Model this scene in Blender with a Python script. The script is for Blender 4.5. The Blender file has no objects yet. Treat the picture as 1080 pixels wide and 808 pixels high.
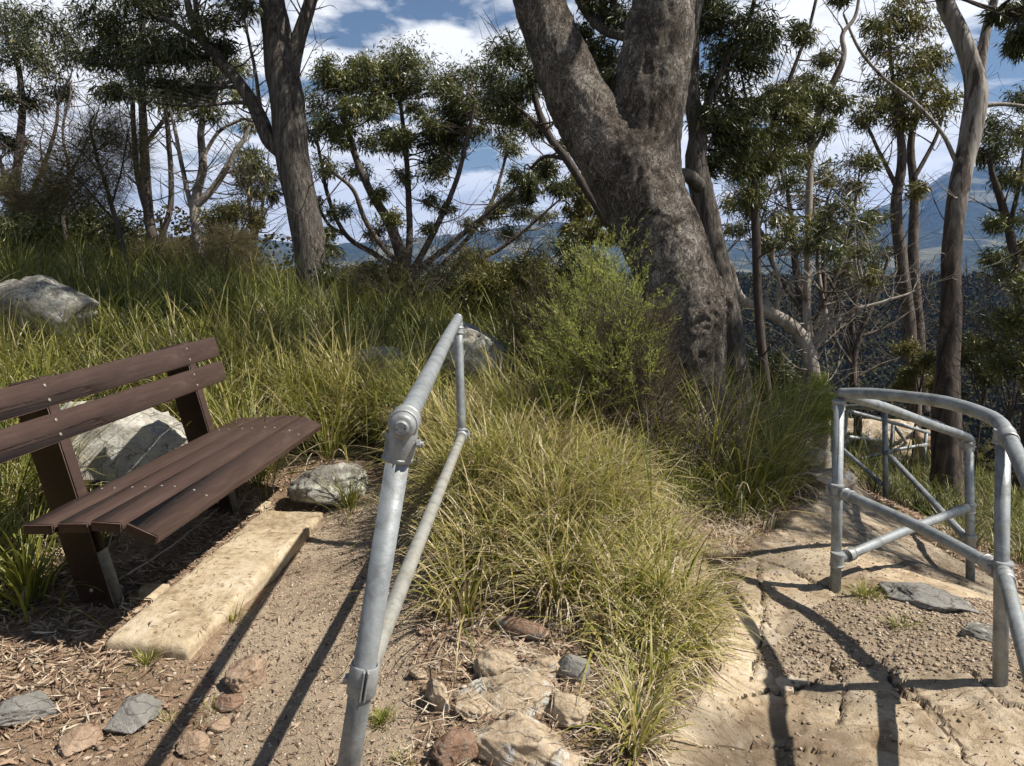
USE_HAZE = True
HAZE = 0.00008
import bpy, math, random
import numpy as np
from mathutils import Vector, Matrix

rng = np.random.default_rng(11)
random.seed(11)
scene = bpy.context.scene
COL = scene.collection

# ------------------------------------------------------------------ camera model
EYE = np.array([0.0, 0.0, 1.6])
PITCH = math.radians(10.0)
FPX = 812.0                      # focal length in pixels of the 1080 px wide photograph
CP, SP = math.cos(PITCH), math.sin(PITCH)


def ray(px, py):
    x = (px - 540.0) / FPX
    v = (py - 404.0) / FPX
    return np.array([x, CP - v * SP, -SP - v * CP])


def P(px, py, d):
    return EYE + ray(px, py) * d


# ------------------------------------------------------------------ noise
def _hash(ix, iy, iz, seed):
    n = (ix.astype(np.int64) * 374761393 + iy.astype(np.int64) * 668265263
         + iz.astype(np.int64) * 2147483647 + seed * 1274126177) & 0x7FFFFFFF
    n = (n ^ (n >> 13)) * 1274126177 & 0x7FFFFFFF
    n = n ^ (n >> 16)
    return (n & 0xFFFF) / 32767.5 - 1.0


def vnoise(p, seed=0):
    p = np.asarray(p, float)
    i = np.floor(p)
    f = p - i
    f = f * f * f * (f * (f * 6 - 15) + 10)
    i = i.astype(np.int64)
    x, y, z = i[:, 0], i[:, 1], i[:, 2]
    fx, fy, fz = f[:, 0], f[:, 1], f[:, 2]
    r = 0
    for dx in (0, 1):
        wx = fx if dx else 1 - fx
        for dy in (0, 1):
            wy = fy if dy else 1 - fy
            for dz in (0, 1):
                wz = fz if dz else 1 - fz
                r = r + wx * wy * wz * _hash(x + dx, y + dy, z + dz, seed)
    return r


def fbm(p, octv=4, seed=0, gain=0.5):
    p = np.asarray(p, float)
    a, s, t = 1.0, 0.0, 0.0
    for k in range(octv):
        s = s + a * vnoise(p * (2.03 ** k) + k * 17.3, seed + k)
        t += a
        a *= gain
    return s / t


def n2(x, y, sc, octv=3, seed=0):
    p = np.stack([np.ravel(x) * sc, np.ravel(y) * sc, np.zeros(np.size(x)) + 0.37], 1)
    return fbm(p, octv, seed).reshape(np.shape(x))


def sstep(a, b, x):
    t = np.clip((x - a) / (b - a), 0, 1)
    return t * t * (3 - 2 * t)


# ------------------------------------------------------------------ terrain height
CTRL = np.array([
    # left gravel walk and bench terrace
    (-1.2, 1, 0), (-.5, 1, 0), (.1, 1, 0), (-.5, 2.5, 0), (-.6, 3.8, .03), (-.9, 4.7, .10), (-1.2, 3, 0),
    (-1.8, 3.3, .02), (-1.7, 4.5, .04), (-2.2, 3.9, .10), (-1.5, 1.6, -.02), (-2.3, 2.6, .02), (-3.0, 2.0, .12),
    # bank on the left
    (-3, 5, .42), (-3.2, 3.5, .28), (-4, 4.2, .50), (-4.5, 6.5, .95), (-2.5, 7, .66), (-6, 8, 1.25), (-3, 9, .85),
    (-1.6, 6.2, .40), (-1.3, 8.3, .62), (-2.4, 5.4, .34), (-8, 5, 1.4), (-6, 2, .8), (-8, 11, 1.5),
    # mound between the two paths
    (-.3, 4, .24), (0, 3, .10), (.2, 2.5, .06), (.25, 4.5, .34), (.2, 6, .42), (.55, 4, .24), (.45, 3.1, .1), (-.35, 5.6, .36),
    (.9, 5, .16), (0, 8, .45), (1, 7.6, .10),
    # right hand stone path
    (.7, 1.5, -.06), (.55, 2.2, -.05), (1.5, 1.8, -.03), (1.0, 2.8, -.08), (1.15, 3.6, -.03), (1.3, 4.2, .0), (1.7, 4.9, -.06),
    (1.82, 2.5, .08), (1.6, 3.45, .0), (2.0, 2.0, .04), (2.6, 2.6, -.02), (2.2, 5.6, -.16), (2.7, 6.6, -.32),
    (1.45, 5.6, .12), (2.65, 4.2, -.32), (3.3, 3.2, -.38), (4.2, 4.5, -.75), (3.5, 6.9, -.76), (2.9, 8.3, -.7),
    (3.6, 9.0, -1.0), (5.5, 9.5, -1.3), (5.6, 11.6, -1.75), (1.8, 10, -.6), (0, 11, .0), (2, 13, -2.2), (0, 15, -2.4),
    (-4, 13, .5), (-9, 15, 1.2), (-3, 15, -.6), (7, 14, -3.4), (8, 8, -2.4), (10, 12, -4), (6, 6, -1.5), (6, 3, -.9), (8.5, 3, -1.4),
    (0, -2, 0), (-4, -2, .3), (4, -2, -.1), (-6, 0, .6), (7, -1, -.5), (-12, 8, 2.2), (12, 5, -3),
], float)


def _tps_fit(c):
    n = len(c)
    d = np.linalg.norm(c[:, None, :2] - c[None, :, :2], axis=2)
    K = np.where(d > 0, d * d * np.log(np.maximum(d, 1e-9)), 0) + np.eye(n) * 0.02
    Q = np.hstack([np.ones((n, 1)), c[:, :2]])
    A = np.block([[K, Q], [Q.T, np.zeros((3, 3))]])
    return np.linalg.solve(A, np.concatenate([c[:, 2], np.zeros(3)]))


_W = _tps_fit(CTRL)


def _tps(x, y):
    r = _W[-3] + _W[-2] * x + _W[-1] * y
    for k in range(len(CTRL)):
        d2 = (x - CTRL[k, 0]) ** 2 + (y - CTRL[k, 1]) ** 2
        r = r + _W[k] * 0.5 * d2 * np.log(np.maximum(d2, 1e-12))
    return r


def _far(x, y):
    xc = np.clip(x, -70, 40)
    z0 = 0.6 - 0.16 * np.clip(x, -14, 14)
    d = y - 11 + 0.35 * xc
    d = np.where(d > 30, d, np.log1p(np.exp(np.clip(d, -40, 30) / 3)) * 3)
    depth = 100 * (1 - np.exp(-0.40 * d / 100))
    z = z0 - depth
    z = z + 10 * np.exp(-((x + 34) / 24) ** 2 - ((y - 55) / 22) ** 2)
    crest = 61 + 5 * np.clip(x / 400, -1, 1) + 8 * n2(x, y, 1 / 160., 3, 5)
    z = z + crest * np.exp(-((y - 500 - 0.1 * x) / 150) ** 2)
    z = z + 4 * n2(x, y, 1 / 60., 3, 9) * sstep(30, 120, y)
    return z


def H(x, y):
    x = np.asarray(x, float)
    y = np.asarray(y, float)
    r = np.sqrt((x * 0.9) ** 2 + (y - 4) ** 2)
    w = sstep(9.5, 16, r)
    a = _tps(np.clip(x, -14, 14), np.clip(y, -6, 18))
    return a * (1 - w) + _far(x, y) * w


def H1(x, y):
    return float(H(np.array([x]), np.array([y]))[0])


def G(px, py, tmin=1.2, tmax=40):
    d = ray(px, py)
    ts = np.linspace(tmin, tmax, 4000)
    pts = EYE[None] + d[None] * ts[:, None]
    below = pts[:, 2] < H(pts[:, 0], pts[:, 1])
    k = int(np.argmax(below)) if below.any() else len(ts) - 1
    return pts[k]


def in_poly(x, y, poly):
    c = np.zeros(np.shape(x), bool)
    j = len(poly) - 1
    for i in range(len(poly)):
        xi, yi = poly[i][:2]
        xj, yj = poly[j][:2]
        t = ((yi > y) != (yj > y)) & (x < (xj - xi) * (y - yi) / ((yj - yi) if yj != yi else 1e-9) + xi)
        c ^= t
        j = i
    return c


def gpoly(pts):
    return [tuple(G(a, b)[:2]) for a, b in pts]


def project(p):
    """pixel position of world points (used to thin unseen things and keep added shading clumps out of view)"""
    p = np.asarray(p, float) - EYE
    dep = p[..., 1] * CP - p[..., 2] * SP
    up = p[..., 1] * SP + p[..., 2] * CP
    return 540 + FPX * p[..., 0] / dep, 404 - FPX * up / dep, dep


# ------------------------------------------------------------------ mesh builder
class MB:
    def __init__(self):
        self.v, self.f, self.t, self.n = [], [], [], 0

    def add(self, verts, faces, tint=0.5):
        verts = np.asarray(verts, float).reshape(-1, 3)
        faces = np.asarray(faces, np.int64)
        self.v.append(verts)
        self.f.append(faces + self.n)
        t = np.asarray(tint, float)
        self.t.append(np.full(len(faces), float(t)) if t.ndim == 0 else t)
        self.n += len(verts)

    def empty(self):
        return self.n == 0

    def build(self, name, mat, parent=None, origin=(0, 0, 0), smooth=False):
        me = bpy.data.meshes.new(name)
        v = np.concatenate(self.v) - np.asarray(origin, float)[None]
        loops = np.concatenate([f.ravel() for f in self.f]).astype(np.int32)
        tot = np.concatenate([np.full(len(f), f.shape[1], np.int32) for f in self.f])
        st = np.concatenate([[0], np.cumsum(tot)[:-1]]).astype(np.int32)
        me.vertices.add(len(v))
        me.vertices.foreach_set('co', v.astype(np.float32).ravel())
        me.loops.add(len(loops))
        me.loops.foreach_set('vertex_index', loops)
        me.polygons.add(len(tot))
        me.polygons.foreach_set('loop_start', st)
        me.polygons.foreach_set('loop_total', tot)
        if smooth:
            me.polygons.foreach_set('use_smooth', np.ones(len(tot), bool))
        me.update(calc_edges=True)
        a = me.attributes.new('tint', 'FLOAT', 'FACE')
        a.data.foreach_set('value', np.concatenate(self.t).astype(np.float32))
        me.validate()
        me.materials.append(mat)
        o = bpy.data.objects.new(name, me)
        COL.objects.link(o)
        if parent is not None:
            o.parent = parent
        elif any(origin):
            o.location = Vector(origin)
        return o


def tag(o, label=None, cat=None, group=None, kind=None):
    if label:
        o['label'] = label
    if cat:
        o['category'] = cat
    if group:
        o['group'] = group
    if kind:
        o['kind'] = kind
    return o


def empty(name, loc, rot=0.0):
    o = bpy.data.objects.new(name, None)
    COL.objects.link(o)
    o.location = Vector([float(c) for c in loc])
    o.rotation_euler = (0, 0, rot)
    o.empty_display_size = 0.2
    return o


def box(mb, c, s, R=None, tint=0.5, bevel=0.0):
    """box centred at c with full sizes s; bevelled edges when bevel > 0 (8 corners cut to 24 vertices)"""
    hx, hy, hz = np.asarray(s, float) / 2
    if bevel <= 0:
        v = np.array([(x * hx, y * hy, z * hz) for x in (-1, 1) for y in (-1, 1) for z in (-1, 1)])
        f = [(0, 1, 3, 2), (4, 6, 7, 5), (0, 4, 5, 1), (2, 3, 7, 6), (0, 2, 6, 4), (1, 5, 7, 3)]
        if R is not None:
            v = v @ np.asarray(R).T
        mb.add(v + np.asarray(c), f, tint)
        return
    b = bevel
    V, idx = [], {}
    for x in (-1, 1):
        for y in (-1, 1):
            for z in (-1, 1):
                for ax in range(3):
                    p = [x * (hx - b), y * (hy - b), z * (hz - b)]
                    p[ax] = (x, y, z)[ax] * (hx, hy, hz)[ax]
                    idx[(x, y, z, ax)] = len(V)
                    V.append(p)
    quads, tris = [], []
    for ax in range(3):
        o = [a for a in range(3) if a != ax]
        for s0 in (-1, 1):
            ring = []
            for a, bb in ((-1, -1), (1, -1), (1, 1), (-1, 1)):
                k = [0, 0, 0]
                k[ax] = s0
                k[o[0]] = a
                k[o[1]] = bb
                ring.append(idx[(k[0], k[1], k[2], ax)])
            quads.append(ring if (s0 > 0) == (ax != 1) else ring[::-1])
    for ax in range(3):
        o = [a for a in range(3) if a != ax]
        for a in (-1, 1):
            for bb in (-1, 1):
                k0 = [0, 0, 0]
                k0[o[0]] = a
                k0[o[1]] = bb
                k1 = list(k0)
                k0[ax] = -1
                k1[ax] = 1
                quads.append([idx[(*k0, o[0])], idx[(*k1, o[0])], idx[(*k1, o[1])], idx[(*k0, o[1])]])
    for x in (-1, 1):
        for y in (-1, 1):
            for z in (-1, 1):
                tris.append([idx[(x, y, z, 0)], idx[(x, y, z, 1)], idx[(x, y, z, 2)]])
    v = np.array(V)
    if R is not None:
        v = v @ np.asarray(R).T
    v = v + np.asarray(c)
    n0 = mb.n
    mb.add(v, quads, tint)
    mb.f.append(np.asarray(tris, np.int64) + n0)
    mb.t.append(np.full(len(tris), float(tint)))


def catmull(pts, per=6):
    pts = np.asarray(pts, float)
    if len(pts) < 3:
        t = np.linspace(0, 1, per + 1)[:, None]
        return pts[0] * (1 - t) + pts[-1] * t
    q = np.vstack([2 * pts[0] - pts[1], pts, 2 * pts[-1] - pts[-2]])
    out = []
    for i in range(1, len(q) - 2):
        t = np.linspace(0, 1, per, endpoint=False)[:, None]
        a, b, c, d = q[i - 1], q[i], q[i + 1], q[i + 2]
        out.append(0.5 * (2 * b + (c - a) * t + (2 * a - 5 * b + 4 * c - d) * t ** 2 + (3 * b - a - 3 * c + d) * t ** 3))
    out.append(pts[-1][None])
    return np.vstack(out)


def tube(mb, pts, rad, n=8, tint=0.5, cap=True, disp=None):
    pts = np.asarray(pts, float)
    m = len(pts)
    rad = np.broadcast_to(np.asarray(rad, float), (m,))
    T = np.gradient(pts, axis=0)
    T /= np.linalg.norm(T, axis=1)[:, None] + 1e-12
    ref = np.array([1.0, 0, 0]) if abs(T[0][0]) < 0.8 else np.array([0, 1.0, 0])
    N = np.empty_like(T)
    u = ref - T[0] * (ref @ T[0])
    N[0] = u / np.linalg.norm(u)
    for i in range(1, m):
        u = N[i - 1] - T[i] * (N[i - 1] @ T[i])
        N[i] = u / (np.linalg.norm(u) + 1e-12)
    B = np.cross(T, N)
    a = np.linspace(0, 2 * np.pi, n, endpoint=False)
    dirs = N[:, None] * np.cos(a)[None, :, None] + B[:, None] * np.sin(a)[None, :, None]
    r = rad[:, None]
    if disp is not None:
        s = np.concatenate([[0], np.cumsum(np.linalg.norm(np.diff(pts, axis=0), axis=1))])
        r = r * (1 + disp(np.repeat(a[None], m, 0), np.repeat(s[:, None], n, 1), np.repeat(rad[:, None], n, 1)))
    v = (pts[:, None] + dirs * r[..., None]).reshape(-1, 3)
    i = np.arange(m - 1)[:, None] * n
    j = np.arange(n)[None]
    k = (np.arange(n)[None] + 1) % n
    f = np.stack([i + j, i + k, i + n + k, i + n + j], -1).reshape(-1, 4)
    n0 = mb.n
    mb.add(v, f, tint)
    if cap:
        c = len(v)
        mb.v.append(np.array([pts[0], pts[-1]]))
        mb.n += 2
        ar = np.arange(n)
        t0 = np.stack([np.full(n, c), (ar + 1) % n, ar], 1)
        t1 = np.stack([np.full(n, c + 1), (m - 1) * n + ar, (m - 1) * n + (ar + 1) % n], 1)
        mb.f.append(np.vstack([t0, t1]) + n0)
        mb.t.append(np.full(2 * n, float(np.mean(tint))))


def cyl(mb, a, b, r, n=20, tint=0.5, bev=0.0):
    a, b = np.asarray(a, float), np.asarray(b, float)
    if bev > 0:
        u = (b - a) / np.linalg.norm(b - a)
        tube(mb, [a, a + u * bev * 0.3, a + u * bev, b - u * bev, b - u * bev * 0.3, b], [r - bev, r - bev * .3, r, r, r - bev * .3, r - bev], n, tint)
    else:
        tube(mb, [a, b], r, n, tint)
# ------------------------------------------------------------------ materials
def newmat(name):
    m = bpy.data.materials.new(name)
    m.use_nodes = True
    nt = m.node_tree
    nt.nodes.clear()
    return m, nt


class NT:
    """small helper round a node tree"""

    def __init__(self, nt):
        self.nt = nt

    def n(self, typ, **kw):
        o = self.nt.nodes.new(typ)
        for k, v in kw.items():
            setattr(o, k, v)
        return o

    def l(self, a, b):
        self.nt.links.new(a, b)

    def noise(self, vec, scale, detail=4, rough=0.55, dist=0.0):
        o = self.n('ShaderNodeTexNoise')
        o.inputs['Scale'].default_value = scale
        o.inputs['Detail'].default_value = detail
        o.inputs['Roughness'].default_value = rough
        o.inputs['Distortion'].default_value = dist
        if vec is not None:
            self.l(vec, o.inputs['Vector'])
        return o.outputs['Fac']

    def voro(self, vec, scale, feature='F1', out='Distance'):
        o = self.n('ShaderNodeTexVoronoi', feature=feature)
        o.inputs['Scale'].default_value = scale
        self.l(vec, o.inputs['Vector'])
        return o.outputs[out]

    def ramp(self, fac, stops, interp='LINEAR'):
        o = self.n('ShaderNodeValToRGB')
        cr = o.color_ramp
        cr.interpolation = interp
        while len(cr.elements) < len(stops):
            cr.elements.new(0.5)
        for e, (p, c) in zip(cr.elements, stops):
            e.position = p
            e.color = (c[0], c[1], c[2], 1) if len(c) == 3 else c
        self.l(fac, o.inputs['Fac'])
        return o.outputs['Color']

    def mix(self, fac, a, b, blend='MIX'):
        o = self.n('ShaderNodeMix', data_type='RGBA', blend_type=blend)
        for s, v in ((0, fac), (6, a), (7, b)):
            if isinstance(v, (int, float)):
                o.inputs[s].default_value = v
            elif isinstance(v, tuple):
                o.inputs[s].default_value = (*v, 1) if len(v) == 3 else v
            else:
                self.l(v, o.inputs[s])
        return o.outputs[2]

    def math(self, op, a, b=0.0, clamp=False):
        o = self.n('ShaderNodeMath', operation=op, use_clamp=clamp)
        for s, v in ((0, a), (1, b)):
            if isinstance(v, (int, float)):
                o.inputs[s].default_value = v
            else:
                self.l(v, o.inputs[s])
        return o.outputs[0]

    def coords(self, scale=(1, 1, 1), which='Object', rot=(0, 0, 0)):
        t = self.n('ShaderNodeTexCoord')
        m = self.n('ShaderNodeMapping')
        m.inputs['Scale'].default_value = scale
        m.inputs['Rotation'].default_value = rot
        self.l(t.outputs[which], m.inputs['Vector'])
        return m.outputs['Vector']

    def bump(self, h, dist=0.01, strength=1.0, normal=None):
        o = self.n('ShaderNodeBump')
        o.inputs['Distance'].default_value = dist
        o.inputs['Strength'].default_value = strength
        self.l(h, o.inputs['Height'])
        if normal is not None:
            self.l(normal, o.inputs['Normal'])
        return o.outputs['Normal']

    def finish(self, color, rough=0.8, metal=0.0, normal=None, spec=0.3, trans=0.0, transcol=None):
        b = self.n('ShaderNodeBsdfPrincipled')
        for s, v in (('Base Color', color), ('Roughness', rough), ('Metallic', metal), ('Specular IOR Level', spec)):
            if isinstance(v, (int, float)):
                b.inputs[s].default_value = v
            elif isinstance(v, tuple):
                b.inputs[s].default_value = (*v, 1)
            else:
                self.l(v, b.inputs[s])
        if normal is not None:
            self.l(normal, b.inputs['Normal'])
        out = self.n('ShaderNodeOutputMaterial')
        sh = b.outputs[0]
        if trans > 0:
            t = self.n('ShaderNodeBsdfTranslucent')
            self.l(transcol if transcol is not None else color, t.inputs['Color'])
            mx = self.n('ShaderNodeMixShader')
            mx.inputs[0].default_value = trans
            self.l(sh, mx.inputs[1])
            self.l(t.outputs[0], mx.inputs[2])
            sh = mx.outputs[0]
        self.l(sh, out.inputs['Surface'])


def mat_leaf(name, stops, rough=0.5, trans=0.25, spec=0.4):
    m, nt = newmat(name)
    k = NT(nt)
    a = k.n('ShaderNodeAttribute', attribute_name='tint')
    c = k.ramp(a.outputs['Fac'], stops)
    k.finish(c, rough, 0, None, spec, trans)
    return m


def mat_bark(name, stops, zs=0.25, scale=14, bump=0.02, patch=None, fine=60, rough=0.9):
    m, nt = newmat(name)
    k = NT(nt)
    v = k.coords((1, 1, zs))
    a = k.noise(v, scale, 6, 0.65, 0.6)
    v2 = k.coords((1, 1, zs * 0.6))
    b = k.noise(v2, fine, 4, 0.6)
    h = k.math('ADD', k.math('MULTIPLY', a, 0.7), k.math('MULTIPLY', b, 0.3))
    c = k.ramp(h, stops)
    if patch:
        pv = k.coords((1, 1, 0.6))
        pn = k.noise(pv, patch[0], 4, 0.6, 0.4)
        pf = k.ramp(pn, [(patch[1], (0, 0, 0)), (patch[1] + patch[2], (1, 1, 1))])
        pc = k.ramp(b, [(0.3, tuple(q * 0.75 for q in patch[3])), (0.7, patch[3])])
        c = k.mix(pf, c, pc)
    k.finish(c, rough, 0, k.bump(h, bump, 1.0), 0.2)
    return m


M = {}
def mat_bigbark():
    m, nt = newmat('bark_big')
    k = NT(nt)
    v = k.coords((1, 1, .55))
    w = k.n('ShaderNodeVectorMath', operation='ADD')
    nz = k.n('ShaderNodeTexNoise')
    nz.inputs['Scale'].default_value = 9
    k.l(v, nz.inputs['Vector'])
    sc = k.n('ShaderNodeVectorMath', operation='SCALE')
    sc.inputs['Scale'].default_value = .30
    k.l(nz.outputs['Color'], sc.inputs[0])
    k.l(v, w.inputs[0])
    k.l(sc.outputs[0], w.inputs[1])
    vv = w.outputs[0]
    plate = k.noise(vv, 30, 5, .75, 1.5)
    crack = k.ramp(plate, [(.40, (0, 0, 0)), (.52, (1, 1, 1))])
    flake = k.noise(vv, 55, 5, .7)
    big = k.noise(k.coords((1, 1, .5)), 3.2, 6, .65, .8)
    h = k.math('ADD', k.math('MULTIPLY', big, .55), k.math('MULTIPLY', flake, .45))
    c = k.ramp(h, [(.35, (.055, .044, .035)), (.45, (.165, .138, .113)), (.53, (.28, .245, .207)), (.61, (.46, .42, .365))])
    pale = k.noise(k.coords((1, 1, .45)), 2.6, 6, .75, .8)
    c = k.mix(k.ramp(pale, [(.53, (0, 0, 0)), (.62, (.9, .9, .9))]), c, (.50, .46, .405))
    dark = k.noise(k.coords((1, 1, .7), rot=(.3, .2, .9)), 2.9, 5, .7, 1.1)
    c = k.mix(k.ramp(dark, [(.55, (0, 0, 0)), (.62, (.8, .8, .8))]), c, (.06, .047, .038))
    c = k.mix(k.math('MULTIPLY', k.math('SUBTRACT', 1.0, crack), .6), c, (.05, .04, .033))
    hb = k.math('ADD', k.math('MULTIPLY', crack, .5), k.math('ADD', k.math('MULTIPLY', flake, .6), k.math('MULTIPLY', big, .6)))
    k.finish(c, .95, 0, k.bump(hb, .05, 1.0), .15)
    return m


M['bark_big'] = mat_bigbark()
M['bark_grey'] = mat_bark('bark_grey', [(0.36, (.022, .019, .016)), (0.5, (.085, .073, .062)), (0.64, (.20, .178, .155))], 0.06, 34, 0.03, (3.0, 0.62, 0.1, (.22, .20, .175)), 130)
M['bark_dark'] = mat_bark('bark_dark', [(0.3, (.025, .02, .017)), (0.55, (.075, .06, .05)), (0.75, (.15, .125, .105))], 0.2, 18, 0.012)
M['bark_pale'] = mat_bark('bark_pale', [(0.3, (.13, .11, .09)), (0.5, (.27, .24, .205)), (0.7, (.44, .41, .36))], 0.2, 12, 0.006, (2.8, 0.53, 0.06, (.10, .078, .062)), 50, 0.7)
M['bark_mid'] = mat_bark('bark_mid', [(0.34, (.03, .024, .02)), (0.5, (.09, .073, .06)), (0.68, (.20, .17, .145))], 0.2, 16, 0.01)
M['twig_brown'] = mat_bark('twig_brown', [(0.3, (.055, .042, .034)), (0.6, (.13, .10, .08)), (0.8, (.21, .17, .14))], 1, 20, 0.003)
M['dead_wood'] = mat_bark('dead_wood', [(0.3, (.20, .17, .14)), (0.6, (.40, .36, .31))], 1, 20, 0.003)

M['leaf_gum'] = mat_leaf('leaf_gum', [(0, (0.033, 0.045, 0.014)), (.4, (0.084, 0.100, 0.029)), (.7, (0.168, 0.168, 0.048)), (1, (0.349, 0.255, 0.078))], 0.38, 0.25, 0.5)
M['leaf_gum_dark'] = mat_leaf('leaf_gum_dark', [(0, (0.021, 0.031, 0.012)), (.5, (0.061, 0.074, 0.023)), (.8, (0.122, 0.126, 0.037)), (1, (0.260, 0.195, 0.058))], 0.38, 0.22, 0.5)
M['leaf_olive'] = mat_leaf('leaf_olive', [(0, (0.040, 0.043, 0.011)), (.4, (0.105, 0.106, 0.024)), (.8, (0.200, 0.175, 0.042)), (1, (0.311, 0.225, 0.069))], 0.45, 0.28, 0.4)
M['leaf_wisp'] = mat_leaf('leaf_wisp', [(0, (0.072, 0.063, 0.030)), (.5, (0.135, 0.117, 0.054)), (1, (0.254, 0.195, 0.101))], 0.7, 0.2, 0.2)
M['leaf_shrub'] = mat_leaf('leaf_shrub', [(0, (0.181, 0.215, 0.040)), (.4, (0.329, 0.385, 0.079)), (.8, (0.454, 0.487, 0.125)), (1, (0.521, 0.454, 0.181))], 0.5, 0.45, 0.3)
GR = [(0, (.022, .034, .008)), (.2, (.060, .080, .015)), (.4, (.165, .18, .030)), (.55, (.30, .29, .060)), (.7, (.44, .36, .15)), (.85, (.52, .42, .24)), (1, (.66, .57, .42))]
M['grass'] = mat_leaf('grass', GR, 0.45, 0.28, 0.4)
M['litter'] = mat_leaf('litter', [(0, (.05, .03, .02)), (.3, (.16, .095, .06)), (.6, (.32, .22, .15)), (.85, (.43, .345, .235)), (1, (.50, .43, .33))], 0.8, 0.0, 0.2)
M['pebble'] = mat_leaf('pebble', [(0, (.10, .085, .07)), (.4, (.26, .20, .145)), (.7, (.40, .31, .215)), (1, (.50, .44, .37))], 0.85, 0.0, 0.2)
M['far_leaf'] = mat_leaf('far_leaf', [(0, (0.021, 0.021, 0.008)), (.5, (0.048, 0.044, 0.015)), (1, (0.105, 0.081, 0.030))], 0.9, 0.0, 0.05)


def mat_soil(name, stops, lit=True):
    m, nt = newmat(name)
    k = NT(nt)
    v = k.coords()
    a = k.noise(v, 2.2, 5, 0.6)
    b = k.noise(v, 45, 5, 0.7)
    f = k.noise(v, 220, 3, 0.6)
    h = k.math('ADD', k.math('MULTIPLY', a, 0.45), k.math('ADD', k.math('MULTIPLY', b, 0.35), k.math('MULTIPLY', f, 0.2)))
    c = k.ramp(h, stops)
    if lit:
        w = k.noise(k.coords((1, 1, 1), rot=(0, 0, .5)), 90, 4, 0.8, 2.0)
        c = k.mix(k.ramp(w, [(.56, (0, 0, 0)), (.62, (1, 1, 1))]), c, (.36, .28, .20))
        w2 = k.noise(k.coords((1, 1, 1), rot=(0, 0, 1.9)), 70, 4, 0.8, 2.0)
        c = k.mix(k.ramp(w2, [(.60, (0, 0, 0)), (.66, (1, 1, 1))]), c, (.06, .04, .03))
    hb = k.math('ADD', k.math('MULTIPLY', b, 0.6), k.math('MULTIPLY', f, 0.4))
    k.finish(c, 0.95, 0, k.bump(hb, 0.02, 0.9), 0.15)
    return m


M['soil'] = mat_soil('soil', [(.34, (.075, .048, .03)), (.48, (.20, .135, .085)), (.58, (.32, .23, .155)), (.68, (.42, .335, .24))])
M['gravel'] = mat_soil('gravel', [(.36, (.13, .10, .07)), (.48, (.30, .235, .165)), (.60, (.42, .34, .24)), (.7, (.50, .43, .33))])


def mat_stone():
    m, nt = newmat('sandstone')
    k = NT(nt)
    v = k.coords()
    a = k.noise(v, 1.1, 5, 0.6, 0.8)
    b = k.noise(v, 9, 6, 0.65, 0.5)
    f = k.noise(v, 130, 4, 0.6)
    # contour bands of weathered bedding
    band = k.math('FRACT', k.math('MULTIPLY', k.noise(v, 1.7, 4, 0.6, 1.2), 7.0))
    edge = k.ramp(band, [(.0, (0, 0, 0)), (.03, (1, 1, 1)), (.97, (1, 1, 1)), (1, (0, 0, 0))])
    h = k.math('ADD', k.math('MULTIPLY', a, 0.6), k.math('MULTIPLY', b, 0.4))
    c = k.ramp(h, [(.34, (.15, .115, .08)), (.43, (.29, .23, .16)), (.50, (.38, .315, .225)), (.58, (.45, .385, .29)), (.70, (.36, .335, .295))])
    bandc = k.ramp(band, [(0, (.55, .50, .44)), (.25, (1, 1, 1)), (.9, (1.05, 1.05, 1.05)), (1, (.8, .75, .7))])
    c = k.mix(.75, c, bandc, 'MULTIPLY')
    c = k.mix(k.ramp(b, [(.57, (0, 0, 0)), (.68, (.7, .7, .7))]), c, (.50, .435, .345))
    c = k.mix(k.ramp(f, [(.56, (0, 0, 0)), (.66, (.6, .6, .6))]), c, (.12, .085, .055))
    rust = k.noise(v, 3.1, 5, 0.7, 1.0)
    c = k.mix(k.ramp(rust, [(.57, (0, 0, 0)), (.70, (.5, .5, .5))]), c, (.30, .17, .09))
    gs = k.noise(v, 2.3, 6, 0.75, 1.4)
    c = k.mix(k.ramp(gs, [(.56, (0, 0, 0)), (.64, (.65, .65, .65))]), c, (.20, .165, .125))
    sl = k.n('ShaderNodeAttribute', attribute_name='slab')
    c = k.mix(1.0, c, k.ramp(sl.outputs['Fac'], [(0, (.72, .70, .68)), (.4, (.95, .95, .95)), (.7, (1.0, .93, .84)), (1, (1.15, 1.13, 1.10))]), 'MULTIPLY')
    at = k.n('ShaderNodeAttribute', attribute_name='tint')
    c = k.mix(k.math('MULTIPLY', at.outputs['Fac'], .88), c, (.055, .038, .026))
    hb = k.math('ADD', k.math('MULTIPLY', band, 0.25), k.math('ADD', k.math('MULTIPLY', b, 0.5), k.math('MULTIPLY', f, 0.25)))
    k.finish(c, 0.92, 0, k.bump(hb, 0.016, 0.9), 0.15)
    return m


M['stone'] = mat_stone()


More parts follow.
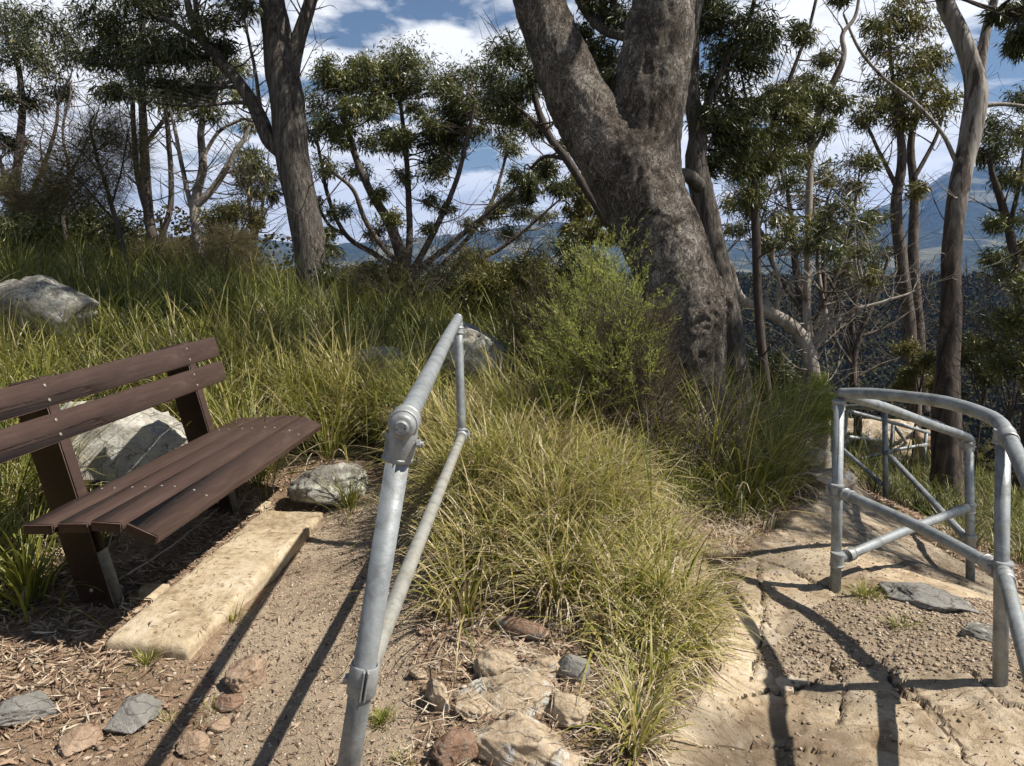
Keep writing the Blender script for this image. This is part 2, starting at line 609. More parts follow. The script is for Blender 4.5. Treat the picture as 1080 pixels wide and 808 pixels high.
def mat_rock(name, stops, lichen=(.48, .50, .42), lo=.54, dark=(.07, .065, .055)):
    m, nt = newmat(name)
    k = NT(nt)
    v = k.coords()
    a = k.noise(v, 4, 6, 0.65, 0.4)
    f = k.noise(v, 38, 6, 0.75)
    vo = k.voro(v, 11, 'F1', 'Distance')
    h = k.math('ADD', k.math('MULTIPLY', a, 0.55), k.math('MULTIPLY', f, 0.45))
    c = k.ramp(h, stops)
    li = k.noise(v, 7.5, 6, 0.75, 0.8)
    lc = k.ramp(f, [(.35, tuple(x * 0.7 for x in lichen)), (.6, lichen)])
    c = k.mix(k.ramp(li, [(lo, (0, 0, 0)), (lo + .05, (1, 1, 1))]), c, lc)
    bl = k.noise(v, 5.2, 5, 0.75, 1.3)
    c = k.mix(k.ramp(bl, [(.60, (0, 0, 0)), (.68, (.85, .85, .85))]), c, dark)
    wv = k.n('ShaderNodeVectorMath', operation='ADD')
    wn_ = k.n('ShaderNodeTexNoise')
    wn_.inputs['Scale'].default_value = 6
    wn_.inputs['Detail'].default_value = 5
    k.l(v, wn_.inputs['Vector'])
    ws = k.n('ShaderNodeVectorMath', operation='SCALE')
    ws.inputs['Scale'].default_value = .35
    k.l(wn_.outputs['Color'], ws.inputs[0])
    k.l(v, wv.inputs[0])
    k.l(ws.outputs[0], wv.inputs[1])
    ck = k.voro(wv.outputs[0], 3.4, 'DISTANCE_TO_EDGE')
    c = k.mix(k.ramp(ck, [(0, (.85, .85, .85)), (.022, (0, 0, 0))]), c, dark)
    sp_ = k.noise(v, 70, 4, .7)
    c = k.mix(k.ramp(sp_, [(.62, (0, 0, 0)), (.68, (.6, .6, .6))]), c, dark)
    k.finish(c, 0.94, 0, k.bump(k.math('ADD', h, k.math('MULTIPLY', vo, .3)), 0.025, 1.0), 0.15)
    return m


M['rock_grey'] = mat_rock('rock_grey', [(.36, (.09, .085, .072)), (.5, (.23, .215, .185)), (.64, (.42, .40, .36))], (.50, .51, .43), .52)
M['rock_pale'] = mat_rock('rock_pale', [(.36, (.22, .205, .175)), (.5, (.40, .38, .33)), (.64, (.54, .52, .46))], (.56, .56, .49), .54)
M['rock_tan'] = mat_rock('rock_tan', [(.36, (.24, .175, .11)), (.5, (.43, .34, .235)), (.64, (.56, .48, .37))], (.60, .59, .53), .54)
M['rock_pink'] = mat_rock('rock_pink', [(.36, (.20, .135, .09)), (.5, (.36, .26, .18)), (.66, (.48, .38, .28))], (.48, .40, .32), .64, (.16, .10, .07))
M['rock_slate'] = mat_rock('rock_slate', [(.3, (.12, .115, .105)), (.5, (.23, .22, .20)), (.7, (.34, .33, .30))], (.42, .40, .34), .60)
M['rock_rust'] = mat_rock('rock_rust', [(.36, (.13, .08, .055)), (.5, (.25, .16, .11)), (.66, (.36, .25, .18))], (.22, .235, .20), .53, (.12, .07, .05))


def mat_galv(name, base=(.46, .48, .49), dirt=0.3):
    m, nt = newmat(name)
    k = NT(nt)
    v = k.coords()
    a = k.noise(v, 16, 5, 0.65, 0.5)
    b = k.noise(k.coords((1, 1, 1)), 90, 3, 0.6)
    c = k.ramp(a, [(.32, tuple(x * 0.62 for x in base)), (.5, base), (.68, tuple(min(1, x * 1.3) for x in base))])
    d = k.noise(v, 6, 5, 0.7, 0.8)
    c = k.mix(k.math('MULTIPLY', k.ramp(d, [(.55, (0, 0, 0)), (.68, (1, 1, 1))]), dirt), c, (.27, .225, .155))
    c = k.mix(k.ramp(b, [(.66, (0, 0, 0)), (.74, (.4, .4, .4))]), c, (.50, .51, .50))
    sc_ = k.noise(k.coords((1, 1, 7)), 30, 4, .7, .3)
    c = k.mix(k.ramp(sc_, [(.60, (0, 0, 0)), (.68, (.5, .5, .5))]), c, tuple(x * .55 for x in base))
    rs = k.noise(v, 21, 6, .8, .6)
    c = k.mix(k.ramp(rs, [(.66, (0, 0, 0)), (.72, (.7, .7, .7))]), c, (.22, .13, .075))
    r = k.ramp(a, [(.3, (.66, .66, .66)), (.7, (.40, .40, .40))])
    k.finish(c, r, 0.35, k.bump(b, 0.0012, 0.6), 0.45)
    return m


M['galv'] = mat_galv('galvanised', (.275, .295, .297), 0.45)
M['galv_dusty'] = mat_galv('galvanised_dusty', (.34, .335, .295), 0.9)
M['galv_fit'] = mat_galv('galvanised_fitting', (.31, .32, .315), 0.5)


def mat_timber():
    m, nt = newmat('stained_timber')
    k = NT(nt)
    v = k.coords((0.7, 9, 9))
    a = k.noise(v, 7, 6, 0.65, 0.6)
    b = k.noise(k.coords((2, 60, 60)), 3, 4, 0.6)
    g = k.noise(k.coords((1, 2, 2)), 3.5, 4, 0.6)
    h = k.math('ADD', k.math('MULTIPLY', a, 0.5), k.math('ADD', k.math('MULTIPLY', b, 0.25), k.math('MULTIPLY', g, 0.25)))
    c = k.ramp(h, [(.32, (.034, .018, .0135)), (.5, (.055, .0325, .0245)), (.68, (.084, .052, .040))])
    w = k.noise(k.coords((.6, 3, 3)), 5, 5, 0.7, 0.5)
    c = k.mix(k.ramp(w, [(.6, (0, 0, 0)), (.74, (.35, .35, .35))]), c, (.16, .11, .088))
    k.finish(c, 0.55, 0, k.bump(k.math('ADD', a, k.math('MULTIPLY', b, .5)), 0.0010, 0.8), 0.35)
    return m


M['timber'] = mat_timber()
M['bolt'] = mat_galv('bolt_steel', (.30, .28, .25), 0.6)


def mat_concrete():
    m, nt = newmat('weathered_concrete')
    k = NT(nt)
    v = k.coords()
    a = k.noise(v, 3.2, 6, 0.65, 0.7)
    b = k.noise(v, 26, 5, 0.7)
    f = k.noise(v, 180, 3, 0.6)
    h = k.math('ADD', k.math('MULTIPLY', a, 0.55), k.math('MULTIPLY', b, 0.45))
    c = k.ramp(h, [(.34, (.18, .13, .08)), (.45, (.34, .265, .17)), (.54, (.47, .385, .265)), (.66, (.56, .49, .38))])
    c = k.mix(k.ramp(f, [(.62, (0, 0, 0)), (.7, (.6, .6, .6))]), c, (.20, .15, .10))
    s = k.noise(v, 8, 5, 0.75, 1.0)
    c = k.mix(k.ramp(s, [(.58, (0, 0, 0)), (.70, (.6, .6, .6))]), c, (.26, .17, .09))
    k.finish(c, 0.92, 0, k.bump(k.math('ADD', k.math('MULTIPLY', b, .5), k.math('MULTIPLY', f, .5)), 0.008, 0.9), 0.2)
    return m


M['concrete'] = mat_concrete()


def mat_hills():
    m, nt = newmat('distant_hills')
    k = NT(nt)
    v = k.coords((1, 1, 1))
    a = k.noise(v, 0.0022, 6, 0.6, 0.4)
    b = k.noise(v, 0.02, 5, 0.65)
    c = k.ramp(b, [(.35, (.022, .03, .016)), (.65, (.06, .065, .032))])
    c = k.mix(k.ramp(a, [(.53, (0, 0, 0)), (.57, (1, 1, 1))]), c, (.16, .15, .085))
    k.finish(c, 0.95, 0, k.bump(b, 30, 0.8), 0.05)
    return m


M['hills'] = mat_hills()


def mat_ground_far():
    """forest floor: dark leaf litter and low growth between the trees"""
    m, nt = newmat('forest_floor')
    k = NT(nt)
    v = k.coords()
    a = k.noise(v, 0.8, 6, 0.65)
    b = k.noise(v, 18, 6, 0.7)
    h = k.math('ADD', k.math('MULTIPLY', a, 0.5), k.math('MULTIPLY', b, 0.5))
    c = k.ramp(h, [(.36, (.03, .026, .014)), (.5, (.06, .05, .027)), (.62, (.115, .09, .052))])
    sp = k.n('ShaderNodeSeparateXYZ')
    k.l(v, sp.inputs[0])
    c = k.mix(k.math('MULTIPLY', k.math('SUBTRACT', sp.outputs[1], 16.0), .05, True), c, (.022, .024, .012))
    k.finish(c, 0.95, 0, k.bump(b, 0.04, 1.0), 0.1)
    return m


M['floor'] = mat_ground_far()
M['yellow'] = mat_leaf('yellow_petal', [(0, (.75, .60, .03)), (1, (.8, .66, .06))], 0.6, 0.2)
# ------------------------------------------------------------------ ground: one sheet, cut along the path edges into soil, gravel walk, stone path
STONE = gpoly([(620, 830), (668, 795), (712, 735), (742, 690), (758, 640), (768, 600), (785, 572), (828, 545), (856, 520), (850, 497),
               (872, 486), (905, 500), (925, 535), (985, 575), (1030, 600), (1100, 640), (1250, 760), (1250, 1000), (560, 1000)])
GPATCH = gpoly([(845, 655), (880, 632), (925, 622), (985, 640), (1040, 632), (1100, 660), (1150, 745), (1080, 742), (1040, 722), (930, 712), (880, 724), (815, 716), (795, 690), (835, 672)])
WALK = gpoly([(222, 700), (300, 600), (338, 545), (385, 508), (430, 505), (462, 530), (452, 600), (436, 690), (430, 760), (420, 840), (400, 1000),
              (240, 1000), (235, 840), (226, 760)])
BARE = gpoly([(-60, 1000), (-60, 668), (60, 648), (105, 640), (140, 600), (230, 560), (285, 500), (340, 482), (395, 488), (452, 515), (470, 560), (500, 610), (560, 640),
              (625, 680), (640, 760), (640, 1000)])
CRACKS = [[(945, 716), (962, 738), (980, 757), (1003, 785)], [(796, 596), (806, 640), (800, 690), (790, 720)], [(770, 585), (830, 606), (885, 630)],
          [(742, 788), (800, 790), (880, 800)], [(872, 690), (890, 728), (884, 770)], [(1010, 706), (1050, 745), (1090, 760)]]
CRACKW = [np.array([G(*p)[:2] for p in c]) for c in CRACKS]


def seg_dist(x, y, pl):
    d = np.full(np.shape(x), 1e9)
    for a, b in zip(pl[:-1], pl[1:]):
        ab = b - a
        t = np.clip(((x - a[0]) * ab[0] + (y - a[1]) * ab[1]) / (ab @ ab), 0, 1)
        d = np.minimum(d, np.hypot(x - a[0] - t * ab[0], y - a[1] - t * ab[1]))
    return d


def zones(x, y):
    jx = 0.05 * n2(x, y, 6, 3, 21) + 0.02 * n2(x, y, 30, 2, 22)
    jy = 0.05 * n2(x, y, 6, 3, 23) + 0.02 * n2(x, y, 30, 2, 24)
    st = in_poly(x + jx, y + jy, STONE)
    gp = in_poly(x + jx, y + jy, GPATCH)
    wk = in_poly(x + jx, y + jy, WALK)
    return st & ~gp, gp, wk


def crack_mask(x, y):
    jit = 0.02 * n2(x, y, 14, 3, 35)
    jit2 = 0.02 * n2(x, y, 14, 3, 36)
    m = np.zeros(np.shape(x))
    for c in CRACKW:
        dd = seg_dist(x + jit, y + jit2, c)
        w = np.maximum(0.005 + 0.006 * n2(x, y, 9, 2, 37), .003)
        m = np.maximum(m, 1 - sstep(0.3, 1.0, dd / w))
    return m


SLAB_PX = [(905, 790), (690, 760), (838, 640), (775, 665), (815, 585), (880, 575), (960, 588), (905, 545), (1085, 770), (870, 515), (1010, 625)]
SLAB_C = np.array([G(*p)[:2] for p in SLAB_PX])
_sr = np.random.default_rng(6)
SLAB_H = _sr.uniform(-.010, .012, len(SLAB_C))
SLAB_TX, SLAB_TY = _sr.uniform(-.025, .025, len(SLAB_C)), _sr.uniform(-.025, .025, len(SLAB_C))
SLAB_T = _sr.uniform(0, 1, len(SLAB_C))


def slabs(x, y):
    u = x + .10 * n2(x, y, 2.6, 3, 51) + .025 * n2(x, y, 13, 3, 53)
    v = y + .10 * n2(x, y, 2.6, 3, 52) + .025 * n2(x, y, 13, 3, 54)
    d = np.stack([np.hypot(u - a, (v - b) * .8) for a, b in SLAB_C])
    o = np.argsort(d, 0)
    d1 = np.take_along_axis(d, o[:1], 0)[0]
    d2 = np.take_along_axis(d, o[1:2], 0)[0]
    c = o[0]
    c2, e = o[1], (d2 - d1) * .5
    pl = lambda k: SLAB_H[k] + SLAB_TX[k] * np.clip(x - SLAB_C[k, 0], -1, 1) + SLAB_TY[k] * np.clip(y - SLAB_C[k, 1], -1, 1)
    w = .5 + .5 * np.minimum(e / .022, 1)
    return c, e, pl(c) * w + pl(c2) * (1 - w)


def slab_gap(x, y):
    return np.clip(.002 + .008 * n2(x, y, 3, 3, 55), .0004, .010)


_SR = np.array(STONE + STONE[:1])


def stone_weight(x, y):
    d = seg_dist(x, y, _SR)
    return np.where(in_poly(x, y, STONE), .5 + .5 * np.minimum(d / .05, 1), .5 - .5 * np.minimum(d / .05, 1))


def detail(x, y, st, gp):
    """fine relief of the near ground"""
    d = 0.012 * n2(x, y, 5, 3, 31) + 0.006 * n2(x, y, 28, 2, 32)
    cell, edge, sh = slabs(x, y)
    lay = 0.5 + 0.5 * n2(x, y, 1.6, 4, 33) + .02 * n2(x, y, 12, 3, 39)
    terr = (np.floor(lay * 5) + sstep(0.72, 1.0, lay * 5 - np.floor(lay * 5))) * 0.011 - 0.025
    s = terr + 0.002 * n2(x, y, 16, 4, 34) + sh
    s = s - 0.045 * crack_mask(x, y) - .035 * (1 - sstep(.3, 1.0, edge / slab_gap(x, y)))
    w = stone_weight(x, y)
    d = d * (1 - w) + (s + .012) * w
    return d


def axis(lo, hi, step, far_lo, far_hi, r=1.07):
    a = list(np.arange(lo, hi, step))
    s, v = step, a[-1]
    while v < far_hi:
        s *= r
        v += s
        a.append(v)
    s, v = step, a[0]
    pre = []
    while v > far_lo:
        s *= r
        v -= s
        pre.append(v)
    return np.array(pre[::-1] + a)


gx = axis(-2.3, 2.7, 0.0125, -9500, 9500)
gy = axis(1.9, 5.2, 0.0125, -60, 9500)
X, Y = np.meshgrid(gx, gy)
ST, GP, WK = zones(X, Y)
near = sstep(0, 1, 1 - np.clip((np.hypot(X - .2, Y - 3.5) - 5) / 4, 0, 1))
Z = H(X, Y) + detail(X, Y, ST, GP) * near
nx, ny = len(gx), len(gy)
V = np.stack([X.ravel(), Y.ravel(), Z.ravel()], 1)
ii = (np.arange(ny - 1)[:, None] * nx + np.arange(nx - 1)[None]).ravel()
F = np.stack([ii, ii + 1, ii + nx + 1, ii + nx], 1)
cx, cy = V[F, 0].mean(1), V[F, 1].mean(1)
inner = (np.abs(cx) < 8) & (cy > 0) & (cy < 10)
zs_, zg_, zw_ = [np.zeros(len(F), bool) for _ in range(3)]
a_, b_, c_ = zones(cx[inner], cy[inner])
zs_[inner], zg_[inner], zw_[inner] = a_, b_, c_
zw_ |= zg_


def submesh(name, mask, mat, smooth=True):
    f = F[mask]
    used = np.unique(f)
    remap = np.full(len(V), -1)
    remap[used] = np.arange(len(used))
    mb = MB()
    mb.add(V[used], remap[f])
    return tag(mb.build(name, mat, smooth=smooth), kind='structure')


nearsoil = in_poly(cx, cy, BARE) | ((np.abs(cx - .2) < 2.3) & (cy > .5) & (cy < 5.0))
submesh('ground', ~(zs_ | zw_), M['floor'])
bpy.data.objects['ground'].data.materials.append(M['soil'])
gm = (nearsoil)[~(zs_ | zw_)].astype(np.int32)
bpy.data.objects['ground'].data.polygons.foreach_set('material_index', gm)
so_ = submesh('stone_path', zs_, M['stone'])
fx, fy = cx[zs_], cy[zs_]
cell_, edge_, _a = slabs(fx, fy)
lay_ = 0.5 + 0.5 * n2(fx, fy, 1.6, 4, 33) + .02 * n2(fx, fy, 12, 3, 39)
fr_ = lay_ * 5 - np.floor(lay_ * 5)
dirt = np.maximum(crack_mask(fx, fy), 1 - sstep(.5, 1.6, edge_ / slab_gap(fx, fy)))
dirt = np.maximum(dirt, .45 * np.exp(-((fr_ - .86) / .035) ** 2) * sstep(-.2, .3, n2(fx, fy, 5, 3, 43)))
dirt = np.maximum(dirt, .6 * sstep(.16, .45, n2(fx, fy, 1.4, 4, 47)))
dirt = np.maximum(dirt, .8 * sstep(.09, .02, seg_dist(fx, fy, _SR) + .05 * n2(fx, fy, 9, 3, 44)))
sa_ = so_.data.attributes.new('slab', 'FLOAT', 'FACE')
sa_.data.foreach_set('value', SLAB_T[cell_].astype(np.float32))
so_.data.attributes['tint'].data.foreach_set('value', dirt.astype(np.float32))
submesh('gravel_path', zw_, M['gravel'])


def Hd(x, y):
    x, y = np.asarray(x, float), np.asarray(y, float)
    s, g, w = zones(x, y)
    nr = sstep(0, 1, 1 - np.clip((np.hypot(x - .2, y - 3.5) - 5) / 4, 0, 1))
    return H(x, y) + detail(x, y, s, g) * nr


# ------------------------------------------------------------------ rocks
def ico(sub):
    import bmesh
    bm = bmesh.new()
    bmesh.ops.create_icosphere(bm, subdivisions=sub, radius=1)
    v = np.array([p.co[:] for p in bm.verts])
    f = np.array([[q.index for q in p.verts] for p in bm.faces])
    bm.free()
    return v, f


ICO = {s: ico(s) for s in (1, 2, 3, 4, 5)}


def unit3(v):
    return v / np.linalg.norm(v)


def rock(name, label, c, size, mat, seed, cuts=9, sub=5, rot=0.0, rough=0.10, sink=0.3, group=None, cat='rock', tilt=0.0, cutlo=.55):
    r = np.random.default_rng(seed)
    v, f = ICO[sub]
    v = v.copy()
    smooth_ = cuts <= 4
    for _ in range(cuts if smooth_ else cuts + 6):
        n = r.normal(size=3)
        n /= np.linalg.norm(n)
        d = r.uniform(cutlo, .92)
        s = v @ n
        v = v - np.outer(np.maximum(s - d, 0) * 0.99, n)
    if not smooth_:                     # bedding ledges and chipped faces
        bd = unit3(r.normal(size=3) * .35 + np.array([0, 0, 1]))
        t = v @ bd * 4.5 + .8 * fbm(v * 1.3 + seed, 3, seed + 7)
        led = np.floor(t) + sstep(.7, 1, t - np.floor(t)) - t
        v = v * (1 + .05 * led[:, None])
        ch = np.abs(fbm(v * 3.1 + seed, 3, seed + 11))
        v = v * (1 - .07 * sstep(.22, .5, ch)[:, None])
    v = v * (1 + rough * .8 * fbm(v * 1.7 + seed, 4, seed)[:, None] + rough * .55 * fbm(v * 6 + seed, 5, seed + 3, .6)[:, None])
    v = v * np.asarray(size) / 2
    ct, stt = math.cos(tilt), math.sin(tilt)
    v = v @ np.array([[ct, 0, stt], [0, 1, 0], [-stt, 0, ct]]).T
    cr, sr = math.cos(rot), math.sin(rot)
    v = v @ np.array([[cr, -sr, 0], [sr, cr, 0], [0, 0, 1]]).T
    z = H1(c[0], c[1]) + size[2] * (0.5 - sink)
    mb = MB()
    mb.add(v, f)
    o = mb.build(name, mat, smooth=True)
    o.location = (c[0], c[1], z)
    return tag(o, label, cat, group)


R = lambda px, py: G(px, py)
rock('boulder', 'pale lichen covered boulder directly behind the brown bench', P(132, 470, 4.9), (1.05, .7, 1.0), M['rock_pale'], 3, 10, sink=.5, rot=.4, cat='boulder')
rock('boulder', 'weathered grey boulder half hidden by grass on the bank at far left', P(45, 345, 6.3), (1.2, .8, .85), M['rock_grey'], 5, 10, sink=.28, rot=-.2, cat='boulder')
rock('boulder', 'pale rounded boulder just behind the far end of the single handrail', P(508, 372, 6.2), (.66, .6, .74), M['rock_pale'], 14, 6, sink=.16, rot=.9, cat='boulder')
rock('boulder', 'flat low pale boulder buried in tussocks between the bench and the left gum', P(408, 395, 6.4), (.75, .5, .5), M['rock_pale'], 17, 6, sink=.25, cat='boulder')
rock('rock', 'dark grey lichen rock beside the far end of the bench seat', P(352, 484, 4.75), (.58, .42, .36), M['rock_grey'], 23, 9, sink=.34, rot=.3)
rock('rock', 'flat grey stone set in the soil at the bottom left corner', R(22, 757), (.27, .2, .13), M['rock_slate'], 31, 10, sink=.36, rot=.2)
rock('rock', 'dark slate grey pointed stone left of the round pink cobble', R(140, 764), (.21, .19, .13), M['rock_slate'], 35, 9, sink=.30, rot=.8)
rock('rock', 'tan flat stone on the soil between the two slate grey stones', R(82, 787), (.16, .15, .09), M['rock_pink'], 36, 9, sink=.34)
rock('cobble', 'rounded pink cobble by the near corner of the concrete slab', R(262, 722), (.17, .17, .15), M['rock_pink'], 41, 5, rough=.09, sink=.32)
rock('cobble', 'small orange stone tucked against the rounded pink cobble', R(242, 746), (.10, .09, .08), M['rock_rust'], 42, 6, sink=.32, rot=.4)
rock('cobble', 'small rounded stone lying in the handrail shadow at the bottom', R(203, 792), (.12, .10, .09), M['rock_pink'], 43, 5, rough=.09, sink=.3)
rock('cobble', 'small brown stone between the pink cobble and the shaded stone', R(232, 768), (.08, .07, .05), M['rock_pink'], 44, 4, sink=.3)
rock('rock', 'large angular tan rock with white lichen at the bottom centre', R(555, 795), (.50, .34, .20), M['rock_tan'], 50, 14, sink=.48, rot=-.15, tilt=.1)
rock('rock', 'rough tan outcrop block uphill of the large lichened rock', R(540, 735), (.40, .32, .17), M['rock_tan'], 53, 12, sink=.60, rot=.35, rough=.16)
rock('rock', 'rectangular rust and green slab of rock resting on the mound', R(551, 668), (.26, .085, .07), M['rock_rust'], 57, 4, sink=.2, rot=-.55, rough=.03, cutlo=.75)
rock('rock', 'round dark stone with a white lichen patch beside the tan outcrop', R(605, 712), (.12, .11, .12), M['rock_slate'], 60, 4, sink=.3, rough=.06)
rock('rock', 'broad low pale rock at the right of the outcrop, above the big lichened rock', R(598, 752), (.22, .2, .13), M['rock_tan'], 151, 9, sink=.5, rot=.5)
rock('rock', 'low pale crumbly rock left of the tan outcrop block', R(498, 748), (.20, .16, .11), M['rock_tan'], 152, 9, sink=.5, rot=1.1, rough=.16)
rock('rock', 'pale crumbly rock between the outcrop block and the round dark stone', R(572, 708), (.20, .17, .10), M['rock_tan'], 153, 9, sink=.5, rot=.2, rough=.18)
rock('rock', 'small pale chip beside the foot of the big lichened rock at the bottom edge', R(512, 786), (.12, .10, .08), M['rock_tan'], 154, 8, sink=.3, rot=.9)
rock('rock', 'thin upright tan flake of rock near the foot of the handrail', R(462, 742), (.09, .17, .13), M['rock_tan'], 63, 9, sink=.32, rot=.35)
rock('rock', 'reddish brown stone at the bottom edge beside the handrail post', R(482, 800), (.17, .14, .12), M['rock_rust'], 66, 9, sink=.3, rot=.7)
rock('rock', 'small pale stone lying right of the handrail clamp', R(441, 714), (.08, .06, .05), M['rock_tan'], 69, 6, sink=.25, sub=4)
rock('rock', 'small slate chip on top of the tan outcrop block', R(566, 742), (.07, .06, .05), M['rock_slate'], 71, 7, sink=.1, sub=4)
rock('rock', 'knobbly pale rock between the rust slab and the tan outcrop', R(528, 706), (.22, .17, .14), M['rock_tan'], 74, 9, sink=.5, rough=.18)
rock('rock', 'small red stone between the round dark stone and the rust slab', R(588, 698), (.06, .06, .05), M['rock_rust'], 75, 7, sink=.2, sub=4)
rock('rock', 'flat green grey lichened rock inside the railing near the gravel patch', R(975, 638), (.42, .34, .14), M['rock_slate'], 81, 9, sink=.36, rot=-.3, rough=.2)
rock('rock', 'pale flat lichened stone at the edge of the gravel under the near rail', R(1040, 672), (.26, .2, .08), M['rock_grey'], 83, 8, sink=.3, rot=.2)
rock('boulder', 'big sunlit boulder beyond the far railing', P(918, 485, 11.6), (1.9, 1.3, 1.3), M['rock_tan'], 91, 10, sink=.30, cat='boulder')
rock('boulder', 'smaller pointed sunlit boulder right of the big far boulder', P(985, 478, 11.2), (.9, .8, 1.0), M['rock_pink'], 93, 9, sink=.2, cat='boulder')
rock('rock', 'low flat step stone at the top end of the stone path', P(866, 508, 6.0), (.55, .4, .2), M['rock_tan'], 97, 8, sink=.3)
rock('rock', 'second low stone further up the dim end of the path', P(848, 492, 7.2), (.6, .4, .25), M['rock_tan'], 98, 8, sink=.3)

# ------------------------------------------------------------------ bench
BO = np.array([-1.38, 2.83, 0.0])
BU = np.array([.089, .996, 0.0])
brot = math.atan2(BU[1], BU[0])
# local frame: +X along the bench (away from the camera), +Y towards the back, +Z up
bench = empty('park_bench', BO, brot)
tag(bench, 'dark brown timber slatted park bench standing on the left of the gravel walk', 'bench')
tr = np.random.default_rng(4)


def rotx(a):
    c, s = math.cos(a), math.sin(a)
    return np.array([[1, 0, 0], [0, c, -s], [0, s, c]])


LEN = 1.93
SZ = .545
for k, (yc, zc, ang, w) in enumerate([(.060, SZ - .042, .40, .135), (.198, SZ - .016, .03, .128), (.338, SZ - .026, -.04, .128), (.478, SZ - .034, -.05, .128)]):
    mb = MB()
    box(mb, (0, 0, 0), (LEN, w, .042), rotx(ang), bevel=.005)
    o = mb.build('seat_plank', M['timber'], bench)
    o.location = (LEN / 2 + tr.uniform(-.004, .004), yc, zc)
    for u in (.46, 1.60):
        for off in (-.03, .03):
            c = rotx(ang) @ np.array([u - LEN / 2, off, .0205])
            nn = rotx(ang) @ np.array([0, 0, 1])
            bo = MB()
            cyl(bo, c, c + nn * .003, .0055, 12, bev=.0015)
            bo.build('bolt', M['bolt'], o)
lean = math.radians(13)
for zc in (.985, .835):
    mb = MB()
    yb = .60 + (zc - .55) * math.tan(lean)
    box(mb, (0, 0, 0), (LEN + .02, .04, .125), rotx(-lean), bevel=.005)
    o = mb.build('backrest_plank', M['timber'], bench)
    o.location = (LEN / 2 - .03, yb - .045, zc)
    for u in (.34, 1.54):
        for off in (-.032, .032):
            c = rotx(-lean) @ np.array([u - LEN / 2 + .03, -.0195, off])
            nn = rotx(-lean) @ np.array([0, -1, 0])
            bo = MB()
            cyl(bo, c, c + nn * .004, .0075, 12, bev=.0015)
            bo.build('bolt', M['bolt'], o)
for u in (.36, 1.56):
    mb = MB()
    L = 1.12
    box(mb, (0, 0, 0), (.075, .15, L), rotx(-lean), bevel=.006)
    leg = mb.build('leg', M['timber'], bench)
    leg.location = (u, .475 + .5 * L * math.sin(lean), .5 * L * math.cos(lean) - .05)
    st = MB()
    box(st, rotx(-lean) @ np.array([.0, -.0785, -L / 2 + .17]), (.072, .006, .30), rotx(-lean), bevel=.001)
    st.build('foot_strap', M['galv'], leg)
    for zz in (-.40, -.50):
        c = rotx(-lean) @ np.array([-.0375, .0, zz])
        bo = MB()
        cyl(bo, c, c + np.array([-.006, 0, 0]), .009, 10, bev=.002)
        bo.build('bolt', M['bolt'], leg)
    sp = MB()
    box(sp, (0, 0, 0), (.07, .50, .075), rotx(.0), bevel=.005)
    s = sp.build('seat_support', M['timber'], bench)
    s.location = (u + .075, .31, SZ - .092)
    ft = MB()
    box(ft, (0, 0, 0), (.16, .12, .05), bevel=.006)
    f = ft.build('footing', M['concrete'], bench)
    f.location = (u + .10, .33, .022)

# concrete slab along the front of the bench
mb = MB()
N1, N2, N3 = 90, 26, 5
SL, SW, SH = 1.58, .37, .16
g = []
pts = []


def slab_face(o, a, b, n, m):
    s, t = np.meshgrid(np.linspace(0, 1, n), np.linspace(0, 1, m))
    v = o + s.ravel()[:, None] * a + t.ravel()[:, None] * b
    i = (np.arange(m - 1)[:, None] * n + np.arange(n - 1)[None]).ravel()
    return v, np.stack([i, i + 1, i + n + 1, i + n], 1)


o0 = np.array([0, 0, 0.])
ex, ey, ez = np.array([SL, 0, 0]), np.array([0, SW, 0]), np.array([0, 0, SH])
sv, sf = [], []
cnt = 0
for args in ((o0 + ez, ex, ey, N1, N2), (o0, ex, ez, N1, N3), (o0 + ey, ez, ex, N3, N1), (o0, ez, ey, N3, N2), (o0 + ex, ey, ez, N2, N3)):
    v, f = slab_face(*args)
    sv.append(v)
    sf.append(f + cnt)
    cnt += len(v)
sv = np.vstack(sv)
q = (sv - np.array([SL, SW, SH]) / 2) / (np.array([SL, SW, SH]) / 2)
rr = np.maximum(np.abs(q[:, 0]), np.maximum(np.abs(q[:, 1]), 0))
# rounded, chipped edges
edge = 0.018 * (1 + .8 * fbm(sv * 9, 3, 77))
dx = SL / 2 - np.abs(sv[:, 0] - SL / 2)
dy = SW / 2 - np.abs(sv[:, 1] - SW / 2)
dz = SH - sv[:, 2]
sv[:, 2] -= np.maximum(edge - np.minimum(dx, dy), 0) * (dz < 1e-6) * .8
sv[:, 2] += 0.006 * fbm(sv * 5, 3, 78) * (sv[:, 2] > .05)
sv[:, 0] += 0.012 * fbm(sv * 6, 3, 79) + .05 * sv[:, 1] * (sv[:, 0] < .3)
sv[:, 1] += 0.012 * fbm(sv * 6 + 9, 3, 80)
mb.add(sv, np.vstack(sf))
slab = mb.build('concrete_slab', M['concrete'], smooth=True)
import bmesh
bmm = bmesh.new()
bmm.from_mesh(slab.data)
bmesh.ops.remove_doubles(bmm, verts=bmm.verts, dist=0.004)
bmesh.ops.recalc_face_normals(bmm, faces=bmm.faces)
bmm.to_mesh(slab.data)
bmm.free()
slab.location = (-1.27, 2.80, -.103)
slab.rotation_euler = (0, 0, brot - .005)
tag(slab, 'weathered sandy concrete slab on the ground in front of the bench', 'slab')


# ------------------------------------------------------------------ galvanised railings
def pipe(pts, r=.0245, name='rail', mat='galv', parent=None, n=20, per=1, end=True):
    mb = MB()
    p = np.asarray(pts, float)
    if per > 1:
        p = catmull(p, per)
    tube(mb, p, r, n)
    return mb.build(name, M[mat], parent, origin=parent.location if parent else (0, 0, 0), smooth=True)


def smooth_by_angle(o, ang=40):
    me = o.data
    try:
        me.set_sharp_from_angle(angle=math.radians(ang))
    except Exception:
        pass
    return o


